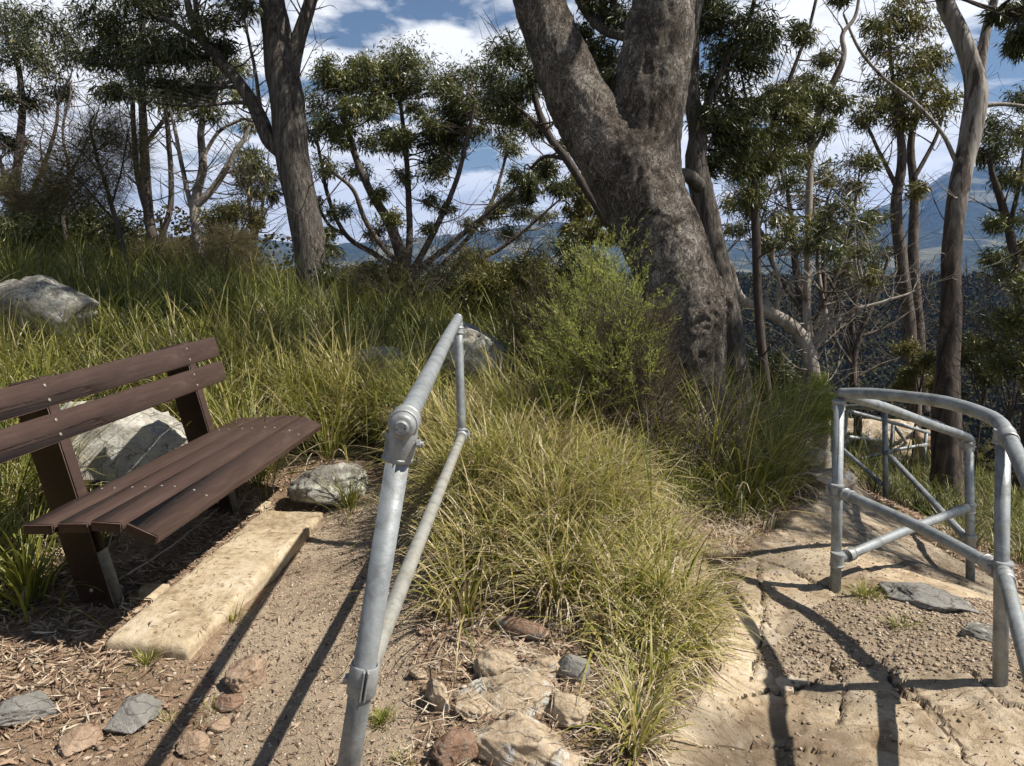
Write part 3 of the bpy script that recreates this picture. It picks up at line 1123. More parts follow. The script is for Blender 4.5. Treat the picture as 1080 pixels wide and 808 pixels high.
def collar(c, axis_, L=.06, r=.031, parent=None, name='clamp', lug=True, seed=0):
    """two-part pipe clamp: sleeve with rolled edges, a lug and a bolt through it"""
    c, u = np.asarray(c, float), np.asarray(axis_, float)
    u = u / np.linalg.norm(u)
    mb = MB()
    h = L / 2
    prof = [(-h, r - .004), (-h, r), (-h + .004, r + .0025), (-h + .009, r + .0025), (-h + .012, r), (h - .012, r), (h - .009, r + .0025), (h - .004, r + .0025), (h, r), (h, r - .004)]
    tube(mb, [c + u * a for a, _ in prof], [b for _, b in prof], 20)
    if lug:
        rr_ = np.random.default_rng(seed)
        s = np.cross(u, [0.3, rr_.uniform(-1, 1), 0.4])
        s /= np.linalg.norm(s)
        w = np.cross(u, s)
        Rm = np.stack([s, w, u], 1)
        box(mb, c + s * (r + .008), (.022, .014, L * .75), Rm, bevel=.003)
        cyl(mb, c + s * (r + .010) - w * .018, c + s * (r + .010) + w * .022, .0055, 8, bev=.001)
        cyl(mb, c + s * (r + .010) + w * .012, c + s * (r + .010) + w * .019, .010, 6)
    o = mb.build(name, M['galv_fit'], parent, origin=parent.location if parent else (0, 0, 0), smooth=True)
    return smooth_by_angle(o, 35)


def plug(c, axis_, r, parent, name='end_cap'):
    c, u = np.asarray(c, float), np.asarray(axis_, float)
    u = u / np.linalg.norm(u)
    mb = MB()
    prof = [(-.02, r + .003), (.005, r + .003), (.010, r + .001), (.0125, r * .84), (.013, r * .64), (.019, r * .62), (.0215, r * .54), (.0217, r * .30), (.0185, r * .22), (.0185, r * .02)]
    tube(mb, [c + u * a for a, _ in prof], [b for _, b in prof], 24)
    o = mb.build(name, M['galv_fit'], parent, origin=parent.location, smooth=True)
    return smooth_by_angle(o, 50)


# --- the single handrail between the walk and the mound
nt_ = P(424, 458, 1.68)
nclamp = P(383, 716, 1.74)
ndir = nclamp - nt_
nfoot = nt_ + ndir * 2.25
nfoot[2] = H1(nfoot[0], nfoot[1]) - .03
ft_ = P(483, 336, 4.0)
fe_ = P(487, 458, 3.98)
hr = empty('handrail', (nfoot[0], nfoot[1], H1(nfoot[0], nfoot[1])))
tag(hr, 'single galvanised pipe handrail running up between the bench and the big gum', 'handrail')
pipe([nfoot, nt_ + (nt_ - nclamp) * .04], .0265, 'post', 'galv', hr, 24)
u_ = ft_ - nt_
u_ /= np.linalg.norm(u_)
nend = P(424.5, 449, 1.64)
tr_pts = [nend, nend + (ft_ - nend) * .33, nend + (ft_ - nend) * .66 + np.array([0, 0, .004]), ft_ - u_ * .08]
bend = [ft_ - u_ * .03 + np.array([0, 0, .004]), ft_ + np.array([.0, .012, -.012]), ft_ + (fe_ - ft_) * .06 + np.array([0, .016, 0])]
pipe(tr_pts + bend + [ft_ + (fe_ - ft_) * .12 + np.array([0, .016, 0])], .0245, 'top_rail', 'galv', hr, 24, per=5)
ffoot = fe_ + np.array([.01, .02, 0])
ffoot[2] = H1(ffoot[0], ffoot[1]) - .05
pipe([ft_ + (fe_ - ft_) * .10 + np.array([0, .016, 0]), ft_ * .5 + fe_ * .5, fe_ + (fe_ - ft_) * .03], .0225, 'post', 'galv', hr, 20, per=3)
lo_n = P(395, 690, 1.80)
pipe([P(387, 722, 1.83), lo_n, lo_n + (fe_ - lo_n) * .5, fe_ - u_ * .06, fe_], .0225, 'lower_rail', 'galv_dusty', hr, 20, per=4)
plug(nend - u_ * .006, -u_, .0255, hr)
ax = nclamp - nt_
collar(P(421, 472, 1.685), ax, .062, .0325, hr, 'rail_fitting', False, 3)
mbf = MB()
q0 = P(434, 470, 1.66)
cyl(mbf, q0 + np.array([-.03, .005, 0]), q0 + np.array([.026, .0, .004]), .0055, 10, bev=.001)
cyl(mbf, q0 + np.array([.012, .0, .003]), q0 + np.array([.020, .0, .004]), .010, 6)
smooth_by_angle(mbf.build('fitting_bolt', M['galv_fit'], hr, origin=hr.location, smooth=True), 35)
collar(nend + u_ * .035, u_, .055, .0315, hr, 'rail_fitting', False)
mbf = MB()
# saddle body between rail and post top
tube(mbf, [nend + u_ * .03 + np.array([0, 0, -.01]), P(424, 466, 1.675), P(421, 480, 1.685)], [.031, .0335, .0315], 20)
smooth_by_angle(mbf.build('rail_fitting', M['galv_fit'], hr, origin=hr.location, smooth=True))
# split clamp low on the near post: two curved plates with a bolt
mbf = MB()
ca, cu = nclamp, ax / np.linalg.norm(ax)
e1 = np.cross(cu, [0, 1, 0])
e1 /= np.linalg.norm(e1)
e2 = np.cross(cu, e1)
for s0, s1 in ((1.46, 3.9), (-1.0, 1.22)):
    th = np.linspace(s0, s1, 14)
    for r0, r1 in ((.0275, .0315),):
        rows = []
        for h in (-.036, -.030, .030, .036):
            k = .0 if abs(h) < .033 else .002
            rows.append(np.stack([ca + cu * h + (e1 * math.cos(t) + e2 * math.sin(t)) * (r1 + .002 - k) for t in th]))
        inn = np.stack([[ca + cu * h + (e1 * math.cos(t) + e2 * math.sin(t)) * r0 for t in th] for h in (-.036, .036)])
        allr = np.concatenate([inn[:1], np.array(rows), inn[1:]])
        m_, n_ = allr.shape[:2]
        i = (np.arange(m_ - 1)[:, None] * n_ + np.arange(n_ - 1)[None]).ravel()
        mbf.add(allr.reshape(-1, 3), np.stack([i, i + 1, i + n_ + 1, i + n_], 1))
for s_, tt_ in ((1, 1.22), (-1, 1.46)):                     # the out-turned lips of the two plates
    dr_ = e1 * math.cos(tt_) + e2 * math.sin(tt_)
    Rm_ = np.stack([np.cross(cu, dr_), dr_, cu], 1)
    box(mbf, ca + dr_ * .036, (.004, .012, .070), Rm_, bevel=.001)
cyl(mbf, ca - np.array([.036, 0, 0]) - np.array([0, .012, 0]), ca - np.array([.036, 0, 0]) + np.array([0, .012, 0]), .008, 6)
smooth_by_angle(mbf.build('clamp', M['galv_fit'], hr, origin=hr.location, smooth=True), 35)
collar(fe_, fe_ - ft_, .06, .028, hr, 'rail_fitting', True, 5)
collar(fe_ - u_ * .06, u_, .04, .028, hr, 'rail_fitting', False)
collar(ft_ + (fe_ - ft_) * .11 + np.array([0, .016, 0]), fe_ - ft_, .04, .0265, hr, 'rail_fitting', False)

# --- the zigzag railing round the right hand path
A0, A1 = P(882, 622, 3.62), P(885, 421, 3.67)
B0, B1 = P(1057, 724, 2.70), P(1058, 455, 2.74)
C0, C1 = P(1024, 620, 4.5), P(1022, 466, 4.5)
D0, D1 = P(935, 528, 7.2), P(933, 433, 7.3)
E0, E1 = P(880, 512, 8.4), P(878.5, 432, 8.5)
for q_ in (A0, B0, C0, D0, E0):
    q_[2] = H1(q_[0], q_[1]) - .05
zr = empty('zigzag_railing', (A0[0], A0[1], H1(A0[0], A0[1])))
tag(zr, 'galvanised pipe railing zigzagging down round the stone path on the right', 'railing')
for a, b in ((A0, A1), (B0, B1), (C0, C1), (D0, D1), (E0, E1)):
    pipe([a, b], .0245, 'post', 'galv', zr)
near_end = P(1180, 700, 1.75)
pipe([near_end, P(1120, 585, 2.05), P(1083, 502, 2.42), P(1066, 466, 2.66), P(1056, 448, 2.80), P(1038, 437, 2.93), P(1000, 425, 3.12), P(955, 418.5, 3.35), P(915, 415, 3.55), P(886, 415, 3.68)],
     .026, 'top_rail', 'galv', zr, 20, per=6)
pipe([P(886, 416, 3.69), P(905, 421, 3.72), P(940, 432, 3.9), P(985, 449, 4.25), P(1012, 458, 4.45), P(1023, 464, 4.5), P(1023, 476, 4.5)], .0245, 'top_rail', 'galv', zr, 20, per=6)
pipe([P(1012, 461, 4.56), P(985, 446, 5.4), P(955, 437, 6.4), P(933, 432, 7.3)], .0245, 'top_rail', 'galv', zr, 16, per=4)
pipe([P(933, 432, 7.3), P(905, 429, 7.9), P(878.5, 431, 8.5)], .0245, 'top_rail', 'galv', zr, 16, per=4)
pipe([P(1056, 602, 2.74), P(970, 556, 3.2), P(882, 517, 3.65)], .0235, 'lower_rail', 'galv', zr, 20, per=3)
pipe([P(1057, 598, 2.72), P(1082, 692, 2.25), P(1120, 830, 1.8)], .0235, 'lower_rail', 'galv', zr, 20, per=3)
pipe([P(885, 590, 3.62), P(955, 560, 4.0), P(1022, 535, 4.5)], .0235, 'lower_rail', 'galv', zr, 20, per=3)
pipe([P(1019, 568, 4.5), P(975, 520, 5.8), P(934, 476, 7.3)], .0235, 'lower_rail', 'galv', zr, 16, per=3)
pipe([P(929, 510, 7.25), P(890, 475, 8.4)], .0235, 'lower_rail', 'galv', zr, 16)
up = np.array([0, 0, 1.])
for i, (c, a, L, r) in enumerate([(A1 - up * .03, up, .05, .0295), (P(882.5, 517, 3.64), up, .06, .0305), (P(883, 590, 3.62), up, .07, .0305), (P(1057.5, 601, 2.72), up, .065, .031), (B1 - up * .02, up, .05, .030),
                                  (C1 - up * .03, up, .05, .0295), (P(1023, 536, 4.5), up, .06, .0305), (P(1023.5, 570, 4.5), up, .07, .0305), (P(934, 476, 7.28), up, .06, .0305), (D1 - up * .02, up, .05, .0295),
                                  (P(934.5, 510, 7.25), up, .05, .0305), (P(879, 474, 8.45), up, .05, .0305)]):
    collar(c, a, L, r, zr, 'clamp', i < 9, i + 20)
for c, d, L in ((P(895, 523, 3.58), P(970, 556, 3.2) - P(882, 517, 3.65), .05), (P(896, 585, 3.65), P(955, 560, 4.0) - P(885, 590, 3.62), .05), (P(1044, 595, 2.80), P(970, 556, 3.2) - P(1056, 602, 2.74), .05),
                (P(1060, 610, 2.66), P(1082, 692, 2.25) - P(1057, 598, 2.72), .05), (P(1011, 539, 4.44), P(1022, 535, 4.5) - P(955, 560, 4.0), .05),
                (P(1063, 461, 2.69), P(1083, 502, 2.42) - P(1056, 448, 2.80), .07)):
    collar(c, d, L, .0295, zr, 'sleeve', False)

# --- the farther railing beyond it
fr0 = P(977, 500, 10.3)
fr0[2] = H1(fr0[0], fr0[1])
fr = empty('far_railing', fr0)
tag(fr, 'small distant pipe railing by the sunlit boulder, seen through the zigzag railing', 'railing')
fr_posts = [((893, 433, 9.4), 498), ((942, 446, 10.2), 484), ((958, 452, 11.2), 490), ((977, 456, 10.3), 498), ((988, 452, 11.6), 492)]
for (x, y, d), yb in fr_posts:
    t = P(x, y, d)
    b = t.copy()
    b[2] = min(H1(t[0], t[1]) - .05, t[2] - .4)
    pipe([b, t], .0235, 'post', 'galv', fr, 12)
pipe([P(893, 433, 9.4), P(942, 446, 10.0), P(977, 456, 10.3), P(980, 458, 10.4)], .0235, 'top_rail', 'galv', fr, 12, per=3)
pipe([P(943, 436, 10.4), P(970, 444, 11.0), P(988, 452, 11.6)], .0235, 'top_rail', 'galv', fr, 12, per=3)
pipe([P(893, 461, 9.4), P(935, 465, 11.0), P(958, 470, 11.2)], .0235, 'lower_rail', 'galv', fr, 12, per=3)
pipe([P(908, 484, 9.6), P(943, 475, 10.1), P(977, 469, 10.3)], .0235, 'lower_rail', 'galv', fr, 12, per=3)
pipe([P(943, 449, 10.2), P(958, 470, 11.2)], .0235, 'brace', 'galv', fr, 12)
# ------------------------------------------------------------------ vegetation helpers
def unit(v):
    return v / (np.linalg.norm(v, axis=-1, keepdims=True) + 1e-12)


def sticks(mb, A, Mid, B, r0, r1, tint=.5):
    """many thin three-sided twigs A -> Mid -> B"""
    A, Mid, B = [np.asarray(q, float).reshape(-1, 3) for q in (A, Mid, B)]
    n = len(A)
    r0 = np.broadcast_to(np.asarray(r0, float), (n,))
    r1 = np.broadcast_to(np.asarray(r1, float), (n,))
    T = unit(B - A)
    ref = np.where(np.abs(T[:, 2:3]) < .9, np.array([[0, 0, 1.]]), np.array([[1., 0, 0]]))
    U = unit(np.cross(T, ref))
    W = np.cross(T, U)
    rows = []
    for p, r in ((A, r0), (Mid, (r0 + r1) / 2), (B, r1)):
        for k in range(3):
            a = 2 * math.pi * k / 3
            rows.append(p + (U * math.cos(a) + W * math.sin(a)) * r[:, None])
    v = np.stack(rows, 1).reshape(-1, 3)
    b = np.arange(n)[:, None] * 9
    f = []
    for lv in (0, 3):
        for k in range(3):
            f.append(np.concatenate([b + lv + k, b + lv + (k + 1) % 3, b + lv + 3 + (k + 1) % 3, b + lv + 3 + k], 1))
    f = np.stack(f, 1).reshape(-1, 4)
    t = tint if np.ndim(tint) == 0 else np.repeat(tint, 6)
    mb.add(v, f, t)


def leaves(mb, C, D, L, W, tint, r, fold=.25):
    """lance shaped leaves: six vertices, two quads folded along the midrib"""
    n = len(C)
    D = unit(D)
    S = unit(np.cross(D, unit(r.normal(size=(n, 3)))))
    Nn = np.cross(D, S)
    L = np.asarray(L)[:, None]
    W = np.asarray(W)[:, None]
    a = C
    b = C + D * L + Nn * L * r.uniform(-.15, .15, (n, 1))
    m = C + D * L * .42 + Nn * W * fold
    l = C + D * L * .42 + S * W * .5
    q = C + D * L * .42 - S * W * .5
    v = np.stack([a, l, b, q, m], 1).reshape(-1, 3)
    i = np.arange(n)[:, None] * 5
    f = np.concatenate([np.concatenate([i, i + 1, i + 4], 1)[:, None], np.concatenate([i + 1, i + 2, i + 4], 1)[:, None],
                        np.concatenate([i + 2, i + 3, i + 4], 1)[:, None], np.concatenate([i + 3, i, i + 4], 1)[:, None]], 1).reshape(-1, 3)
    mb.add(v, f, np.repeat(tint, 4))


def leaves_flat(mb, C, D, L, W, tint, r):
    n = len(C)
    D = unit(D)
    S = unit(np.cross(D, unit(r.normal(size=(n, 3)))))
    L = np.asarray(L)[:, None]
    W = np.asarray(W)[:, None]
    v = np.stack([C, C + D * L * .45 + S * W * .5, C + D * L, C + D * L * .45 - S * W * .5], 1).reshape(-1, 3)
    i = np.arange(n)[:, None] * 4
    mb.add(v, np.concatenate([i, i + 1, i + 2, i + 3], 1), tint)


def resample(p, r, step):
    s = np.concatenate([[0], np.cumsum(np.linalg.norm(np.diff(p, axis=0), axis=1))])
    n = max(3, int(s[-1] / step))
    t = np.linspace(0, s[-1], n)
    return np.stack([np.interp(t, s, p[:, k]) for k in range(3)], 1), np.interp(t, s, r)


def tree(name, label, cat, limbs, clumps, bark, leaf, seed, d, group=None, leafL=.12, leafW=.02, dens=1.0, bare=0, twig=1.0,
         needles=False, flat=.62, droop=.7, smooth_trunk=None, ground=True, wob=.012, spread=None, tw=.85, lm=1.0):
    r = np.random.default_rng(seed)
    trunk, br, cr = MB(), MB(), MB()
    allp, allr = [], []
    base = None
    for li, lb in enumerate(limbs):
        d0 = d1 = d
        if isinstance(lb, tuple):
            lb, d0, d1 = lb
        n = len(lb)
        pts = np.array([P(x, y, d0 + (d1 - d0) * i / max(1, n - 1)) for i, (x, y, w) in enumerate(lb)])
        rad = np.array([w / 2 * (d0 + (d1 - d0) * i / max(1, n - 1)) / FPX for i, (x, y, w) in enumerate(lb)])
        if li == 0 and ground:
            g = pts[0].copy()
            g[2] = min(H1(g[0], g[1]) - .15, g[2] - .1)
            base = np.array([g[0], g[1], H1(g[0], g[1])])
            pts = np.vstack([g, pts])
            rad = np.concatenate([[rad[0] * 1.25], rad])
        if base is None:
            base = pts[0]
        per = 6
        cp = catmull(pts, per)
        cr_ = np.interp(np.linspace(0, len(rad) - 1, len(cp)), np.arange(len(rad)), rad)
        cr_ = cr_ * (tw if li else (1 + tw) / 2)
        if pts[-1][2] < 4.2:                                # a limb that ends in view runs out into a twig
            e = unit(pts[-1] - pts[-2]) * np.linalg.norm(pts[-1] - pts[-2]) * .8
            ext = catmull(np.array([pts[-1], pts[-1] + e * .5 + r.normal(size=3) * .06, pts[-1] + e + r.normal(size=3) * .12]), 4)[1:]
            cr_ = np.concatenate([cr_, np.linspace(cr_[-1] * .8, .004, len(ext))])
            cp = np.vstack([cp, ext])
        cp2, cr2 = resample(cp, cr_, max(.05, .8 * cr_.mean()))
        q = cp2 + wob * np.stack([fbm(cp2 * 1.6 + k * 31, 3, seed + k) for k in range(3)], 1) * np.linspace(0, 1, len(cp2))[:, None] * 2
        sd = seed * 7 + li

        def dp(a, s, rr, sd=sd):
            return .10 * fbm(np.stack([np.cos(a).ravel() * 1.4, np.sin(a).ravel() * 1.4, s.ravel() * 2.2 + sd], 1), 3, sd).reshape(a.shape)
        tube(trunk, q, cr2, 14 if cr2.max() > .05 else 8, disp=dp if cr2.max() > .03 else None)
        s0 = .25 if li == 0 else .15
        k0 = int(len(q) * s0)
        allp.append(q[k0:])
        allr.append(cr2[k0:])
    AP, AR = np.vstack(allp), np.concatenate(allr)
    LC, LD, LT = [], [], []
    tA, tM, tB, tr0, tr1 = [], [], [], [], []
    for ci, c in enumerate(clumps):
        x, y, rp = c[:3]
        dd = d + (c[3] if len(c) > 3 else r.normal() * .05 * d * .6)
        ctr = P(x, y, dd)
        rx = rp * dd / FPX
        if spread:
            rx *= spread
        rz = rx * flat * r.uniform(.85, 1.2)
        cost = np.linalg.norm(AP - ctr, axis=1) + 1.5 * np.maximum(0, AP[:, 2] - ctr[2] + rz * .3) + r.uniform(0, .15 * rx + .05, len(AP))
        k = int(np.argmin(cost))
        a = AP[k]
        ln = np.linalg.norm(ctr - a)
        br0 = min(AR[k] * .6, .006 + .014 * ln * twig)
        cb = ctr - np.array([0, 0, rz * .35])
        mid = a * .5 + cb * .5 + r.normal(size=3) * ln * .10 + np.array([0, 0, -.06 * ln])
        pb = catmull(np.array([a, a * .72 + mid * .28 + r.normal(size=3) * .03 * ln, mid, cb, ctr + np.array([0, 0, rz * .2])]), 4)
        rb = np.linspace(br0, max(.0035, br0 * .25), len(pb))
        tube(br, pb, rb, 6 if br0 > .012 else 4, cap=False)
        nt = max(6, int(13 * (rx / .5) ** 1.3 * dens) + 7)
        si = r.integers(len(pb) // 3, len(pb), nt)
        A = pb[si]
        e = unit(r.normal(size=(nt, 3))) * (r.uniform(.3, 1, (nt, 1)) ** .5) * np.array([[rx, rx, rz]])
        e = e * r.uniform(.8, 1.5, (nt, 1))
        B = ctr + e
        Mi = A * .5 + B * .5 + np.array([0, 0, 1.]) * r.uniform(-.05, .12, (nt, 1)) * rx + r.normal(size=(nt, 3)) * .06 * rx
        tA.append(A)
        tM.append(Mi)
        tB.append(B)
        tr0.append(np.full(nt, max(.003, br0 * .35)))
        tr1.append(np.full(nt, .0015))
        nl = max(20, int(36 * dens * lm * (.12 / leafL)))
        tt = r.uniform(.35, 1.05, (nt, nl, 1))
        pos = (A[:, None] * (1 - tt) ** 2 + 2 * Mi[:, None] * tt * (1 - tt) + B[:, None] * tt ** 2)
        pos = pos + r.normal(size=pos.shape) * (.15 * rx + .02)
        out = unit(B - A)[:, None] * np.ones((1, nl, 1))
        dr = out * .5 + r.normal(size=pos.shape) * .55 + np.array([0, 0, -droop])
        if needles:
            dr = out * .9 + r.normal(size=pos.shape) * .35 + np.array([0, 0, -droop])
        LC.append(pos.reshape(-1, 3))
        LD.append(dr.reshape(-1, 3))
        LT.append(np.clip(r.normal(.48 + r.uniform(-.1, .1), .2, nt * nl), 0, 1))
    for b in range(int(bare * 1.8)):
        k = r.integers(0, len(AP))
        a = AP[k]
        ln = r.uniform(.5, 1.3) * d / 14
        dr = unit(np.array([r.normal(), r.normal(), r.uniform(.1, 1.0)]))
        pb = catmull(np.array([a, a + dr * ln * .4 + r.normal(size=3) * .06 * ln, a + dr * ln + np.array([0, 0, .2 * ln])]), 4)
        tube(br, pb, np.linspace(min(AR[k] * .5, .014), .003, len(pb)), 4, cap=False)
        for _ in range(4):
            i = r.integers(3, len(pb))
            e = pb[i] + (dr + r.normal(size=3) * .5) * ln * .4
            tA.append(pb[i][None])
            tM.append((pb[i] * .5 + e * .5 + r.normal(size=3) * .04 * ln)[None])
            tB.append(e[None])
            tr0.append(np.array([.004]))
            tr1.append(np.array([.0015]))
    root = empty(name, base)
    tag(root, label, cat, group)
    trunk.build('trunk', M[bark], root, base, smooth=True)
    if tA:
        sticks(br, np.vstack(tA), np.vstack(tM), np.vstack(tB), np.concatenate(tr0), np.concatenate(tr1))
    if not br.empty():
        br.build('branches', M[bark], root, base, smooth=True)
    if LC:
        C, Dd, T_ = np.vstack(LC), np.vstack(LD), np.concatenate(LT)
        n = len(C)
        L = leafL * .92 * r.uniform(.6, 1.3, n)
        W = leafW * .82 * r.uniform(.6, 1.25, n)
        (leaves_flat if (needles or d > 11) else leaves)(cr, C, Dd, L, W, T_, r)
        cr.build('crown', M[leaf], root, base)
    return root


def overhead(r, n, x0, x1, y0, y1, z0, z1, d, ok, rp=(40, 70)):  # leaf clumps kept out of view, chosen by where their shadow lands
    out = []
    while len(out) < n:
        c = np.array([r.uniform(x0, x1), r.uniform(y0, y1), r.uniform(z0, z1)])
        a, b, dep = project(c)
        if (b < -90 or a > 1170) and ok(c[0] - .72 * c[2], c[1] + .08 * c[2]):
            out.append((float(a), float(b), float(r.uniform(*rp)), float(dep - d)))
    return out


def band(r, n, x0, x1, y0, y1, rlo, rhi):
    return [(r.uniform(x0, x1), r.uniform(y0, y1), r.uniform(rlo, rhi)) for _ in range(n)]


cr_ = np.random.default_rng(5)

# ------------------------------------------------------------------ the big gum: one welded trunk with two great limbs
def big_gum():
    d = 5.9
    base = P(752, 500, d)
    base[2] = H1(base[0], base[1])
    root = empty('gum_tree', base)
    tag(root, 'huge old grey gum forking into two thick limbs behind the green broom shrub', 'tree')
    tmp = MB()

    def limb(pp, n=28):
        pts = np.array([P(x, y, q[2] if len(q) > 2 else d) for (x, y, *q) in [(a[0], a[1], a[2], *(a[3:])) for a in pp] for q in [(x, y) + tuple(q[1:])]]) if False else \
            np.array([P(a[0], a[1], a[3] if len(a) > 3 else d) for a in pp])
        rad = np.array([a[2] / 2 * (a[3] if len(a) > 3 else d) / FPX for a in pp])
        c = catmull(pts, 5)
        rr = np.interp(np.linspace(0, len(rad) - 1, len(c)), np.arange(len(rad)), rad)
        tube(tmp, c, rr, n)
        return c, rr
    b0 = base - np.array([0, 0, .25])
    px0, py0, _ = project(b0)
    limb([(px0 - 2, py0, 112), (752, 505, 92), (747, 465, 72), (737, 430, 62), (731, 398, 60), (730, 362, 65), (725, 327, 72), (712, 290, 78), (697, 253, 82), (680, 212, 84), (664, 180, 86), (652, 156, 76)])
    l1 = limb([(678, 210, 78), (656, 175, 76), (629, 138, 66), (607, 102, 62), (593, 70, 59), (580, 36, 56), (569, 0, 54), (560, -40, 52, 6.0), (550, -100, 48, 6.1), (534, -180, 42, 6.2), (510, -280, 32, 6.3)])
    l2 = limb([(680, 212, 84), (680, 180, 76), (681, 148, 70), (686, 100, 73), (694, 50, 73), (703, 0, 78), (712, -40, 74), (724, -90, 68), (744, -160, 60, 5.8), (770, -260, 48, 5.6)])
    limb([(744, 296, 18), (752, 306, 28), (758, 320, 26), (758, 340, 18)], 16)     # burl on the right flank
    for a, b in ((785, 516), (716, 514), (760, 528)):      # root flare
        limb([(a, b, 26), ((a + 748) / 2, b - 35, 44), (748, 430, 50)], 14)
    o = tmp.build('trunk', M['bark_big'], root, base, smooth=True)
    md = o.modifiers.new('weld', 'REMESH')
    md.mode = 'VOXEL'
    md.voxel_size = 0.016
    dg = bpy.context.evaluated_depsgraph_get()
    me = bpy.data.meshes.new_from_object(o.evaluated_get(dg))
    o.modifiers.clear()
    old = o.data
    o.data = me
    bpy.data.meshes.remove(old)
    me.name = 'trunk'
    n = len(me.vertices)
    co = np.empty(n * 3)
    me.vertices.foreach_get('co', co)
    co = co.reshape(-1, 3)
    ed = np.empty(len(me.edges) * 2, np.int32)
    me.edges.foreach_get('vertices', ed)
    ed = ed.reshape(-1, 2)
    for _ in range(10):                                    # relax the welds
        s = np.zeros((n, 3))
        c = np.zeros(n)
        np.add.at(s, ed[:, 0], co[ed[:, 1]])
        np.add.at(s, ed[:, 1], co[ed[:, 0]])
        np.add.at(c, ed.ravel(), 1)
        co = co * .5 + .5 * s / np.maximum(c, 1)[:, None]
    me.vertices.foreach_set('co', co.astype(np.float32).ravel())
    me.update()
    nr = np.empty(n * 3)
    me.vertices.foreach_get('normal', nr)
    nr = nr.reshape(-1, 3)
    h = .030 * fbm(co * np.array([2.2, 2.2, 1.1]), 3, 3)
    rid = 1 - np.abs(fbm(co * np.array([11, 11, 3.2]) + 4 * fbm(co * 1.5, 2, 9)[:, None], 4, 12)) * 2
    low = sstep(3.4, 1.2, co[:, 2] + .6 * fbm(co * 1.1, 2, 15))
    h = h + (.008 + .014 * low) * rid + .011 * fbm(co * np.array([20, 20, 9]), 4, 18, .6)
    scar = fbm(co * np.array([1.6, 1.6, .9]) + 40, 3, 21)
    h = h - .03 * sstep(.28, .5, scar)
    co = co + nr * h[:, None]
    me.vertices.foreach_set('co', co.astype(np.float32).ravel())
    me.polygons.foreach_set('use_smooth', np.ones(len(me.polygons), bool))
    me.update()
    # crown, almost all of it above the picture: it throws the dapple on trunk and bank
    r = np.random.default_rng(77)
    br, cr = MB(), MB()
    AP = np.vstack([l1[0][-30:], l2[0][-30:]])
    A_, M_, B_, LC, LD = [], [], [], [], []
    cl = []
    for _ in range(46):
        c = np.array([r.uniform(-3.2, 6.5), r.uniform(3.8, 9.0), r.uniform(6.2, 10.5)])
        x_, y_, dep = project(c)
        if y_ > -25 - 75:
            continue
        sx_, sy_ = c[0] - .72 * (c[2] - .5), c[1] + .08 * (c[2] - .5)
        if (-1.9 < sx_ < .5 and 3.2 < sy_ < 7.8) or (-.3 < sx_ < 1.2 and 3.8 < sy_ < 6.2):
            continue
        cl.append(c)
    for _ in range(8):
        c = np.array([r.uniform(2.3, 6.2), r.uniform(4.9, 6.6), r.uniform(4.9, 8.2)])
        if project(c)[1] < -110 and not (-.2 < c[0] - .72 * (c[2] - 1.7) < .95):
            cl.append(c)
    for c in cl:
        k = int(np.argmin(np.linalg.norm(AP - c, axis=1) + np.maximum(0, AP[:, 2] - c[2]) + r.uniform(0, .8, len(AP))))
        a = AP[k]
        ln = np.linalg.norm(c - a)
        pb = catmull(np.array([a, a * .5 + c * .5 + r.normal(size=3) * .1 * ln, c]), 6)
        tube(br, pb, np.linspace(min(.07, .02 + .014 * ln), .008, len(pb)), 6, cap=False)
        nt = 16
        A = pb[r.integers(6, len(pb), nt)]
        B = c + unit(r.normal(size=(nt, 3))) * r.uniform(.4, 1, (nt, 1)) * np.array([[.65, .65, .4]])
        A_.append(A)
        B_.append(B)
        M_.append(A * .5 + B * .5 + r.normal(size=A.shape) * .05)
        tt = r.uniform(.3, 1.05, (nt, 24, 1))
        p_ = A[:, None] * (1 - tt) + B[:, None] * tt + r.normal(size=(nt, 24, 3)) * .09
        LC.append(p_.reshape(-1, 3))
        LD.append((r.normal(size=p_.shape) * .55 + np.array([0, 0, -.7])).reshape(-1, 3))
    sticks(br, np.vstack(A_), np.vstack(M_), np.vstack(B_), .006, .002)
    br.build('branches', M['bark_mid'], root, base, smooth=True)
    C = np.vstack(LC)
    n = len(C)
    leaves_flat(cr, C, np.vstack(LD), .13 * r.uniform(.7, 1.2, n), .024 * r.uniform(.7, 1.2, n), np.clip(r.normal(.45, .2, n), 0, 1), r)
    cr.build('crown', M['leaf_gum'], root, base)


big_gum()

# second stem behind the big gum
tree('gum_tree', 'slender grey gum standing close behind the right flank of the huge old gum', 'tree',
     [[(781, 455, 36), (776, 400, 31), (769, 340, 29), (759, 290, 28), (749, 240, 27), (740, 200, 27), (733, 170, 25), (736, 142, 21), (729, 100, 18), (729, 56, 17), (734, 10, 13), (742, -50, 10)],
      ([(690, 182, 14), (712, 183, 14), (727, 186, 16), (739, 197, 20)], 5.9, 7.2),
      [(737, 130, 9), (752, 95, 8), (768, 60, 7), (790, 20, 6), (800, -20, 5)],
      ([(700, 70, 14), (668, 42, 14), (640, 33, 13), (618, 12, 11), (600, -25, 9)], 6.6, 7.4),
      ([(668, 42, 10), (650, 10, 9), (640, -30, 8)], 6.8, 7.2)],
     [(752, 88, 26), (768, 55, 28), (756, 125, 24), (775, 22, 30), (782, 110, 26), (795, 70, 24), (748, 25, 22), (765, 150, 22), (758, 170, 16), (800, 35, 24), (780, 140, 20),
      (622, 52, 14), (640, 62, 14), (612, 75, 11), (632, 88, 10), (660, 20, 14), (640, 8, 14), (625, -5, 16), (755, -5, 26), (610, 30, 10), (650, 85, 9)],
     'bark_grey', 'leaf_gum_dark', 102, 7.2, leafL=.10, leafW=.019, dens=1.5)

